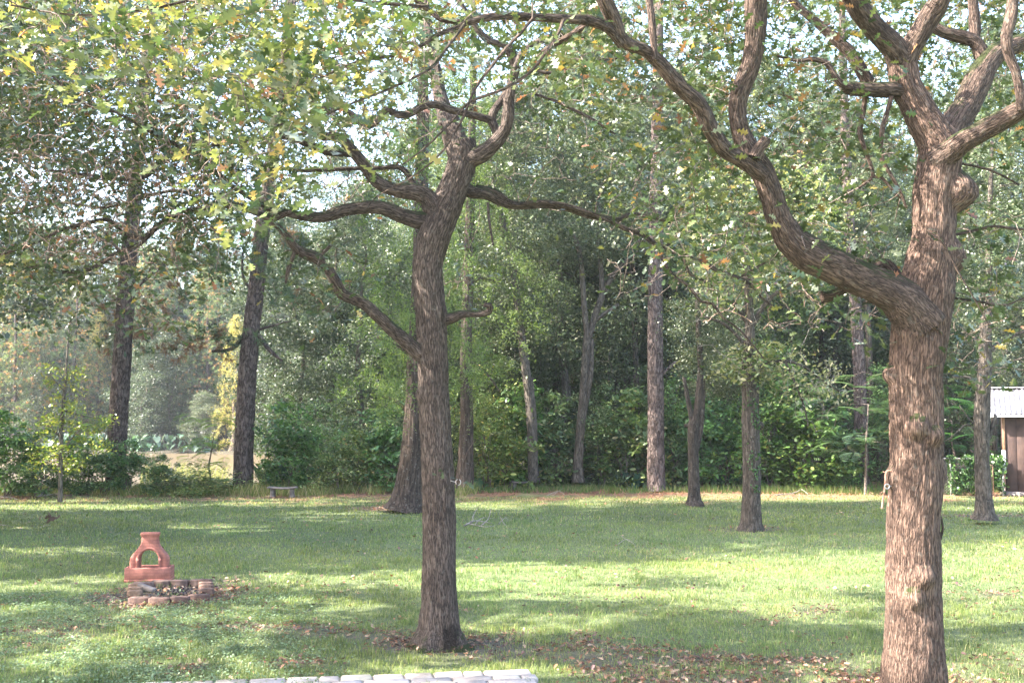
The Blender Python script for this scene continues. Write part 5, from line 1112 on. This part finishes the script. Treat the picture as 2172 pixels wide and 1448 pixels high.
# ---------------------------------------------------------------- chiminea
def chiminea():
    g = G(317, 1230); t = root('chiminea', (g[0], g[1], 0), 'terracotta brick-patterned garden fireplace with an open arch behind the brick ring', 'chiminea', rz=.12)
    S = g[1]/F                                    # metres per pixel there
    def place_(mb, nm): o = mb.obj(nm, M_CLAY, origin=(0, 0, 0)); o.parent = t; return o
    q = MB(); w, dp, h = 92*S, .30, 29*S           # open-topped tray base
    a, th = .028, .03
    for (cx, cy, sx, sy) in ((0, -dp/2+th/2, w, th), (0, dp/2-th/2, w, th), (-w/2+th/2, 0, th, dp-2*th), (w/2-th/2, 0, th, dp-2*th)): box(q, (cx, cy, h/2), (sx, sy, h), bev=.008)
    box(q, (0, 0, .03), (w-2*th-.004, dp-2*th-.004, .05)); 
    box(q, (0, 0, .014), (w+.02, dp+.02, .034), bev=.008)
    place_(q, 'base_tray')
    # body: front and back shells from an outline with an arched hole, bridged through
    z0 = 24*S; H = 97*S
    prof = [(0, 39), (6, 39), (14, 39), (22, 38.5), (28, 36), (34, 31), (40, 26), (46, 21.5), (52, 18.5), (58, 17.5), (64, 17.2), (67.5, 17.2), (68, 19), (75, 19)]
    A0, AR, AZ = 20.0, 20.0, 20.0                   # arch half width, radius, springing height
    q = MB(); ny = 12
    def hw(z): return np.interp(z, [p[0] for p in prof], [p[1] for p in prof])
    def inner(z):                                    # arch half width at height z
        if z < AZ: return A0
        return math.sqrt(max(0, AR*AR-(z-AZ)**2)) if z < AZ+AR else 0.0
    zs = sorted(set([p[0] for p in prof]+list(np.linspace(AZ, AZ+AR, 12))))
    depf = lambda z: np.interp(z, [0, 20, 40, 60, 75], [13, 13.5, 11, 7.5, 7.5])*1.0
    for sgn in (-1, 1):
        Vs = []; 
        for z in zs:
            o_, i_ = hw(z), inner(z); dd = depf(z)
            r_ = 4 if o_-i_ > 8 else 2
            ring = [(sgn*i_, -dd), (sgn*(o_-r_), -dd), (sgn*(o_-r_*.3), -dd+r_*.3), (sgn*o_, -dd+r_), (sgn*o_, dd-r_), (sgn*(o_-r_*.3), dd-r_*.3), (sgn*(o_-r_), dd), (sgn*i_, dd)]
            Vs += [(x*S, y*S, z*S+z0) for x, y in ring]
        m_ = len(zs); i = np.arange(m_-1)[:, None]*8; j = np.arange(8)[None]
        Q = np.stack([i+j, i+(j+1) % 8, i+8+(j+1) % 8, i+8+j], 2).reshape(-1, 4)
        if sgn < 0: Q = Q[:, ::-1]
        k = np.array([not (r == 7 and zs[qi] >= AZ+AR-.01) for qi in range(m_-1) for r in range(8)]); q.add(np.array(Vs), Q[k])
    o = place_(q, 'body')
    # raised arch surround and pilasters, chimney lip with its slot
    q = MB(); pts = []
    for z in np.linspace(0, AZ, 6): pts.append((-(A0+3), z))
    for a_ in np.linspace(PI, 0, 15): pts.append(((AR+3)*math.cos(a_), AZ+(AR+3)*math.sin(a_)))
    for z in np.linspace(AZ, 0, 6): pts.append((A0+3, z))
    V = []
    for i_, (x, z) in enumerate(pts):
        a_ = math.atan2(max(0, z-AZ), x) if z > AZ else (0 if x > 0 else PI); nx, nz_2 = math.cos(a_), math.sin(a_)
        dd = depf(z)
        for (u, y) in ((-2.9, -dd+2), (-2.9, -dd-1.6), (2.6, -dd-1.6), (2.6, -dd+2)): V.append(((x+nx*u)*S, y*S, (z+nz_2*u)*S+z0))
    m_ = len(pts); i = np.arange(m_-1)[:, None]*4; j = np.arange(4)[None]; q.add(np.array(V), np.stack([i+j, i+4+j, i+4+(j+1) % 4, i+(j+1) % 4], 2).reshape(-1, 4)); place_(q, 'arch_surround')
    q = MB(); zt = z0+69*S
    for (cx, cy, sx, sy) in ((0, -7.2, 37, 4), (0, 7.2, 37, 4), (-16.7, 0, 3.6, 10.4), (16.7, 0, 3.6, 10.4)): box(q, (cx*S, cy*S, zt+3*S), (sx*S, sy*S, 6.5*S), bev=.004)
    place_(q, 'chimney_lip')
    q = MB(); box(q, (-5*S, 0, .075), (.26, .12, .05), rot=rz3(.2) @ ry3(.12), bev=.01); o = q.obj('firewood_log', M_DARK, origin=(0, 0, 0)); o.location = t.location; tag(o, 'charred chunk of wood lying inside the arch of the terracotta fireplace', 'firewood')
chiminea()

# ---------------------------------------------------------------- fire ring of bricks
def fire_ring():
    S = G(360, 1265)[1]/F; br = 'edging bricks of the fire ring'
    def brick(px, py, w, d, h, rz, lb, tilt=0, col=(1, 1, 1), side=False):
        g = G(px, py); q = MB()
        if side: box(q, (0, 0, h/2), (w, d, h), bev=.008, rot=rx3(tilt))
        else:
            # blunt trapezoid edging brick with scalloped face
            n = 9; fr = [(-w/2+w*i/(n-1), -d/2-.018*math.sin(PI*i/(n-1))) for i in range(n)]; bk_ = [(w*.44, d/2), (-w*.44, d/2)]
            ring = fr+bk_; m_ = len(ring); V = [(x, y, -.02) for x, y in ring]+[(x, y, h-.008) for x, y in ring]+[(x*.95, y*.93, h) for x, y in ring]
            j = np.arange(m_); Q = np.vstack([np.stack([j, (j+1) % m_, (j+1) % m_+m_, j+m_], 1), np.stack([j+m_, (j+1) % m_+m_, (j+1) % m_+2*m_, j+2*m_], 1)])
            q.add(np.array(V) @ rx3(tilt).T, [Q, np.array([list(j+2*m_)])])
        for c in range(len(q.C)): q.C[c] = np.broadcast_to(np.asarray(col, float), q.C[c].shape)
        o = q.obj('fire_ring_brick', M_BRICK, origin=(0, 0, 0)); o.location = tuple(g); o.rotation_euler = (0, 0, rz); tag(o, lb, 'brick', br)
    p = lambda cx, cy: (200+cx*.1588, 1100+cy*.1588)
    hh = .088
    fr = [(610,1150,.23,.02),(880,1155,.23,-.03),(1140,1145,.23,.02),(1400,1115,.24,.12)]
    nm = ['front', 'front', 'front', 'front']; wd = ['leftmost', 'second from the left', 'third from the left', 'rightmost']
    for i, (x, y, w, rz) in enumerate(fr): brick(*p(x, y), w, .11, hh, rz, f'{wd[i]} of the four dark bricks fronting the fire ring', col=(.62, .55, .55))  # front bricks darkened, the shade on their faces put into the colour
    bk = [(640,930,.25,-.05),(890,905,.24,-.06),(1140,900,.23,.0),(1390,895,.22,.04)]
    for i, (x, y, w, rz) in enumerate(bk): brick(*p(x, y), w, .11, hh*.85, rz+PI, f'{wd[i]} of the four bricks at the back of the fire ring')
    for i, (x, y) in enumerate([(540,1055),(545,1005),(550,960)]): brick(*p(x, y), .16, .085, hh*.95, .03*i, f'{["nearest", "middle", "farthest"][i]} of the pale bricks at the left end of the fire ring', side=True, col=(1.6, 1.6, 1.35))
    for i, (x, y) in enumerate([(1500,1035),(1495,985),(1490,945),(1480,905)]): brick(*p(x, y), .16, .075, hh*1.05, -.06*i, f'{["nearest", "second nearest", "third nearest", "farthest"][i]} of the bricks set side by side closing the ring at its right', side=True, col=(.95, .9, .88))
    q = MB(); g = G(*p(700, 975)); box(q, (0, 0, .05), (.26, .07, .05), rot=rz3(-.5) @ ry3(.2), bev=.008); o = q.obj('loose_brick', M_CONC, origin=(0, 0, 0)); o.location = tuple(g); tag(o, 'grey broken slab tipped inside the left of the fire ring', 'stone')
    q = MB(); g = G(*p(1140, 1010)); n = 260; rg = np.random.default_rng(3); pos = np.stack([rg.normal(size=n)*.12, rg.normal(size=n)*.16, rg.uniform(.01, .05, n)], 1); scatter(q, CLOV[0]*np.array([1, 1, 4]), CLOV[1], pos, rand_rot(n, .2, rg), .035, (.6, .6, .7)); o = q.obj('ashes', M_DARK, origin=(0, 0, 0)); o.location = tuple(g); tag(o, 'blackened ash and charcoal in the middle of the fire ring', 'ash', kind='stuff')
fire_ring()

# ---------------------------------------------------------------- patio edge
def patio():
    mb = MB(); a = G(1125, 1417, .06); e1 = G(300, 1446, .06); r1 = G(1150, 1460, .06)
    u = (e1-a); u /= np.linalg.norm(u); v = np.array([-u[1]*-1, u[0]*-1, 0]); 
    v = np.array([u[1], -u[0], 0.]); v = v if v[1] < 0 else -v
    rng = np.random.default_rng(8); row = 0.0; rots = np.stack([u, v, np.array([0, 0, 1.])], 1)
    for k in range(26):
        dp = rng.uniform(.13, .2) if k else .17; s = rng.uniform(-.0, .02) if k == 0 else rng.uniform(-.02, .02)
        while s < 7.2:
            w = rng.uniform(.13, .38); c = np.array([.95, .92, .9])*rng.uniform(.8, 1.15)*np.array([1, rng.uniform(.93, 1.0), rng.uniform(.85, 1.02)])
            if rng.random() < .15: c = np.array([.72, .7, .74])
            ctr = a+u*(s+w/2)+v*(row+dp/2); ctr = ctr+np.array([0, 0, -.06+rng.uniform(-.003, .003)]); box(mb, ctr, (w-.012, dp-.012, .12+rng.uniform(0, .004)), rot=rots, col=c, bev=.012); s += w
        row += dp
    V = [a+u*.02+v*.02, a+u*7.18+v*.02, a+u*7.18+v*(row-.02), a+u*.02+v*(row-.02)]; V = np.array(V); V[:, 2] = .048; V2 = V.copy(); V2[:, 2] = -.05
    mb.add(np.vstack([V, V2]), np.array([[0,1,2,3],[0,4,5,1],[1,5,6,2],[2,6,7,3],[3,7,4,0]]), (.75, .72, .68))
    tag(mb.obj('patio', M_STONE), kind='structure')
patio()

# ---------------------------------------------------------------- fallen sticks
def sticks(lb, nm, specs, m_, origin, group=None, cat='stick'):
    q = MB(); 
    for s, w in specs: tube(q, [np.array(p) for p in s], np.linspace(w, w*.35, len(s)), sides=6, step=.06, wig=.04, seed=len(s))
    o = q.obj(nm, m_, origin=origin); tag(o, lb, cat, group)
def gz(px, py, z): g = G(px, py); return (g[0], g[1], z)
sticks('heap of dead grey branches lying on the lawn right of the middle oak', 'fallen_branch', [([gz(985,1118,.03), gz(1010,1112,.08), gz(1045,1112,.03)], .018), ([gz(1000,1112,.03), gz(1010,1100,.18), gz(1026,1105,.42)], .012), ([gz(1020,1118,.03), gz(1035,1108,.1), gz(1042,1098,.22)], .014), ([gz(990,1115,.05), gz(1030,1120,.04), gz(1062,1112,.03)], .012),
    ([gz(1062,1108,.1), gz(1070,1115,.06), gz(1082,1124,.02)], .01), ([gz(1058,1112,.02), gz(1072,1106,.1), gz(1078,1110,.04)], .008), ([gz(1004,1118,.02), gz(1022,1110,.12), gz(1044,1104,.06)], .01)], M_DEADWOOD, tuple(G(1020, 1115)), cat='branch')
sticks('bleached dead branches under the bush beside the sapling', 'fallen_branch', [([gz(80,1058,.05), gz(105,1052,.25), gz(128,1050,.4)], .02), ([gz(85,1056,.05), gz(118,1056,.12), gz(132,1060,.1)], .015), ([gz(95,1056,.1), gz(112,1048,.35), gz(122,1046,.3)], .012)], M_DEADWOOD, tuple(G(105, 1056)), cat='branch')
sticks('thin stick lying at the left edge of the lawn', 'fallen_twig', [([gz(0,1115,.02), gz(25,1118,.03), gz(48,1124,.01)], .012)], M_DEADWOOD, tuple(G(25, 1118)))
sticks('short pale stick lying on the lawn left of the terracotta fireplace', 'fallen_twig', [([gz(83,1121,.02), gz(98,1117,.03), gz(112,1117,.01)], .012)], M_DEADWOOD, tuple(G(98, 1118)))
sticks('long stick on the bare ground at the left edge under the bushes', 'fallen_twig', [([gz(0,1057,.05), gz(20,1058,.04), gz(40,1062,.02)], .016)], M_DEADWOOD, tuple(G(20, 1058)))
sticks('curved stick on the needles between the small lawn oaks and the dark pine', 'fallen_twig', [([gz(1645,1053,.03), gz(1680,1050,.06), gz(1700,1047,.12), gz(1714,1051,.03)], .02)], M_DEADWOOD, tuple(G(1680, 1051)))
sticks('wispy dead twigs on the lawn below the farther bench', 'fallen_twig', [([gz(1160,1052,.02), gz(1185,1050,.12), gz(1200,1052,.02)], .01), ([gz(1170,1053,.02), gz(1195,1046,.15)], .008)], M_DEADWOOD, tuple(G(1180, 1052)))
sticks('faint fallen twigs on the lawn between the two near oaks', 'fallen_twig', [([gz(1305,1158,.02), gz(1330,1150,.06), gz(1350,1162,.02)], .006), ([gz(1318,1146,.08), gz(1345,1155,.02)], .005)], M_DEADWOOD, tuple(G(1330, 1155)))
q = MB(); g = G(104, 1110); n = 16; rg = np.random.default_rng(6); scatter(q, LOBED[0], LOBED[1], np.stack([g[0]+rg.normal(size=n)*.06, g[1]+rg.normal(size=n)*.05, rg.uniform(.02, .16, n)], 1), rand_rot(n, 0, rg), .12, (.13, .08, .06)); o = q.obj('dead_leaf_sprig', M_DEAD, origin=tuple(g)); tag(o, 'upright sprig of dead brown leaves on the lawn at the left', 'leaf sprig')

# ---------------------------------------------------------------- shed, fence and vine at the right
def shed():
    a0 = math.atan((2125-W0/2)/F); g = G(2136, 1051); g[2] = 0
    t = root('shed', tuple(g), 'dark brown board shed with a corrugated metal roof at the right edge', 'shed', rz=-a0*.93)
    Wd, Dp, Hh = 4.2, 3.2, 2.10
    q = MB(); nb = 15; bw = Wd/nb
    for i in range(nb): box(q, (bw*(i+.5), .0, .12+Hh/2), (bw-.012, .035, Hh), bev=.004)
    nb = 11; bw = Dp/nb
    for i in range(nb): box(q, (.0, .03+bw*(i+.5), .12+Hh/2), (.035, bw-.012, Hh), bev=.004); box(q, (Wd, .03+bw*(i+.5), .12+Hh/2), (.035, bw-.012, Hh), bev=.004)
    box(q, (Wd/2, .04, .12+Hh/2), (Wd-.05, .02, Hh)); box(q, (.035, Dp/2, .12+Hh/2), (.02, Dp-.05, Hh)); box(q, (Wd/2, Dp, .12+Hh/2), (Wd, .04, Hh))
    o = q.obj('wall', M_WOODDARK, origin=(0, 0, 0)); o.parent = t
    q = MB(); box(q, (Wd/2, Dp/2, .03), (Wd+.25, Dp+.3, .18), bev=.02); o = q.obj('foundation', M_CONC, origin=(0, 0, 0)); o.parent = t
    q = MB(); box(q, (-.035, -.03, 1.72), (.075, .05, .98), bev=.005); o = q.obj('corner_post', M_WOODWARM, origin=(0, 0, 0)); o.parent = t
    q = MB(); box(q, (-.05, -.035, .92), (.10, .045, .62), bev=.004); o = q.obj('white_trim', M_WHITE, origin=(0, 0, 0)); o.parent = t; o['label'] = 'white strip at the lower corner'
    # corrugated roof, two slopes
    q = MB(); x = np.linspace(-.38, Wd+.38, 260); cz = .022*np.cos((x+.38)*2*PI/.13); slope = .62; rp = Dp/2
    for sg in (0, 1):
        ys = np.linspace(-.35, rp, 5) if sg == 0 else np.linspace(Dp+.35, rp, 5)
        Zr = [Hh+.11+slope*((y+.35) if sg == 0 else (Dp+.35-y))*.62 for y in ys]
        V = np.array([(xx, y, z+c) for y, z in zip(ys, Zr) for xx, c in zip(x, cz)]); i = np.arange(4)[:, None]*260; j = np.arange(259)[None]; Q = np.stack([i+j, i+j+1, i+j+261, i+j+260], 2).reshape(-1, 4); V2 = V.copy(); V2[:, 2] -= .006
        q.add(V, Q); q.add(V2, Q[:, ::-1])
    zr = Hh+.11+slope*.62*(rp+.35); box(q, (Wd/2, rp, zr+.03), (Wd+.8, .22, .03), bev=.008)
    o = q.obj('roof', M_METAL, origin=(0, 0, 0)); o.parent = t
    q = MB(); L = math.hypot(rp+.35, slope*.62*(rp+.35)); an = math.atan(slope*.62)
    for sx in (-.36, Wd+.36): box(q, (sx, (rp-.35)/2, (Hh+.11+zr)/2-.06), (.03, L, .12), rot=rx3(an), bev=.004)
    box(q, (Wd/2, -.345, Hh+.065), (Wd+.72, .025, .05), bev=.004)
    o = q.obj('fascia', M_WHITE, origin=(0, 0, 0)); o.parent = t
    w = root('w', (0, 0, 0), None, None); bpy.data.objects.remove(w)
    q = MB(); x0 = .62; 
    for (cx, cz_, sx, sz) in ((x0+.02, 1.45, .05, .98), (x0+.75, 1.45, .05, .98), (x0+.385, 1.965, .78, .05), (x0+.385, .935, .78, .05), (x0+.385, 1.45, .68, .03)): box(q, (cx, -.035, cz_), (sx, .04, sz), bev=.004)
    o = q.obj('window', M_WHITE, origin=(0, 0, 0)); o.parent = t
    q = MB(); box(q, (x0+.385, -.024, 1.45), (.69, .012, .95)); p_ = q.obj('pane', M_GLASS, origin=(0, 0, 0)); p_.parent = o
shed()
def fence():
    A = np.array([P(1930, 1050, 30.4)[0], 30.4, 0]); B = np.array([P(2128, 1050, 29.6)[0], 29.6, 0]); t = root('chain_link_fence', tuple(A), 'rusty chain-link fence with a top rail running to the shed', 'fence')
    h = 1.0; q = MB(); tube(q, [A+[0, 0, h], B+[0, 0, h]], .022, sides=8, step=.5); q.obj('top_rail', M_FENCE, t)
    L = np.linalg.norm(B-A); u = (B-A)/L
    for f in (.0, .45, 1.0):
        q = MB(); p_ = A+u*L*f; tube(q, [p_+[0, 0, -.1], p_+[0, 0, h+.03]], .03, sides=10, step=.3); q.obj('post', M_FENCE, t)
    q = MB(); s = .075; k = 0
    n = int(L/s)+14
    for i in range(-13, n):
        for sg in (1, -1):
            a = i*s; b_ = a+h-.06; z0, z1 = (.03, h-.03) if sg > 0 else (h-.03, .03)
            lo, hi = max(a, 0), min(b_, L)
            if hi <= lo: continue
            f0 = (lo-a)/(b_-a); f1 = (hi-a)/(b_-a); p0 = A+u*lo; p1 = A+u*hi; p0 = p0+[0, 0, z0+(z1-z0)*f0]; p1 = p1+[0, 0, z0+(z1-z0)*f1]
            tube(q, [p0, p1], .0022, sides=3, cap=False)
    q.obj('wire_mesh', M_FENCE, t)
    gt = root('fence_gate', tuple(B+[-.85, -.25, 0]), 'small rusty wire gate frame leaning at the fence end by the shed', 'gate'); o_ = np.array(gt.location)
    q = MB(); pts = [o_+[0, 0, .08], o_+[0, 0, .85], o_+[.5, .05, .85], o_+[.5, .05, .08], o_+[0, 0, .08]]
    for i in range(4): tube(q, [pts[i], pts[i+1]], .014, sides=6)
    q.obj('frame', M_RUST, gt); q = MB()
    for i in range(1, 8): tube(q, [o_+[i*.062, 0, .08], o_+[i*.062, 0, .85]], .003, sides=3)
    q.obj('wires', M_RUST, gt)
    q = MB(); rg = np.random.default_rng(15); n = 3800; f = rg.random(n); f = np.where(rg.random(n) < .45, .76+.26*rg.random(n), .42+.4*f); z = rg.random(n)**.8*1.05; pos = A+u*(L*f)[:, None]+np.stack([rg.normal(size=n)*.02, rg.normal(size=n)*.10, z+.02*np.abs(rg.normal(size=n))], 1)
    kk = fbm(pos*2.2, 71, 3)+.12*(z > .8) > .45; pos = pos[kk]; n = len(pos); scatter(q, OVAL[0]*np.array([1, 1.3, 1]), OVAL[1], pos, rand_rot(n, .1, rg), rg.uniform(.06, .11, n), pick([((.06, .13, .035), .6), ((.1, .19, .05), .4)], n, rg))
    o = q.obj('fence_vine', M_LEAF, origin=tuple(A)); tag(o, 'green vine smothering the chain-link fence beside the shed', 'vine')
fence()
# small pile by the dark pine
q = MB(); g = G(1795, 1034); rg = np.random.default_rng(2)
for i in range(9): box(q, (g[0]+rg.uniform(-.25, .25), g[1]+rg.uniform(-.15, .15), .06+.09*(i//3)), (.3, .12, .08), rot=rz3(rg.uniform(-.4, .4)), bev=.01, col=(.9, .8, .75))
tag(q.obj('brick_pile', M_BRICK, origin=tuple(g)), 'low pile of old bricks left of the dark pine foot', 'bricks')
# rusty hook on the right oak
def hook():
    q = MB(); d = 7.95; pts = [P(1896,1001,d), P(1886,998,d), P(1880,1001,d), P(1878,1020,d), P(1876,1040,d-.01), P(1873,1058,d-.02), P(1871,1078,d-.02)]
    o0 = pts[0]; t = root('plant_hook', tuple(o0), 'rusty wire plant hook with a pale ring on the left side of the right oak', 'hook')
    tube(q, pts, .008, sides=8, step=.02); tube(q, [P(1881,1002,d), P(1873,1000,d)], .004, sides=6); tube(q, [P(1874,1042,d), P(1869,1044,d-.03)], .004, sides=6); q.obj('rod', M_RUST, t)
    q = MB(); c = P(1881.5,1031,d-.02); a = np.linspace(0, 2*PI, 20); tube(q, np.stack([c[0]+.017*np.cos(a), 0*a+c[1], c[2]+.017*np.sin(a)], 1), .0038, sides=6, cap=False); tube(q, [c+[.017, 0, 0], P(1892,1030,d)], .004, sides=6); q.obj('ring', M_CHROME, t)
hook()
q = MB(); c = P(972, 1022, 9.62); a = np.linspace(0, 2*PI, 16); tube(q, np.stack([c[0]+.022*np.cos(a), 0*a+c[1], c[2]+.026*np.sin(a)], 1), .003, sides=6, cap=False); tube(q, [c+[-.022, 0, 0], c+[-.07, .05, .01]], .003, sides=5)
tag(q.obj('metal_ring', M_CHROME, origin=tuple(c)), 'small pale ring screwed into the right side of the middle oak trunk', 'ring')

# ---------------------------------------------------------------- the air itself
def haze():
    q = MB(); box(q, (0, 55, 16), (420, 330, 36)); m = bpy.data.materials.new('haze_air'); m.use_nodes = True; nt = m.node_tree; nt.nodes.clear()
    o_ = nt.nodes.new('ShaderNodeOutputMaterial'); v = nt.nodes.new('ShaderNodeVolumePrincipled'); v.inputs['Color'].default_value = (.86, .92, 1, 1); v.inputs['Density'].default_value = .0005; v.inputs['Anisotropy'].default_value = .3
    nt.links.new(v.outputs[0], o_.inputs['Volume']); tag(q.obj('haze', m), 'thin pale haze filling the air over the lawn and woods', 'haze', kind='stuff')
haze()
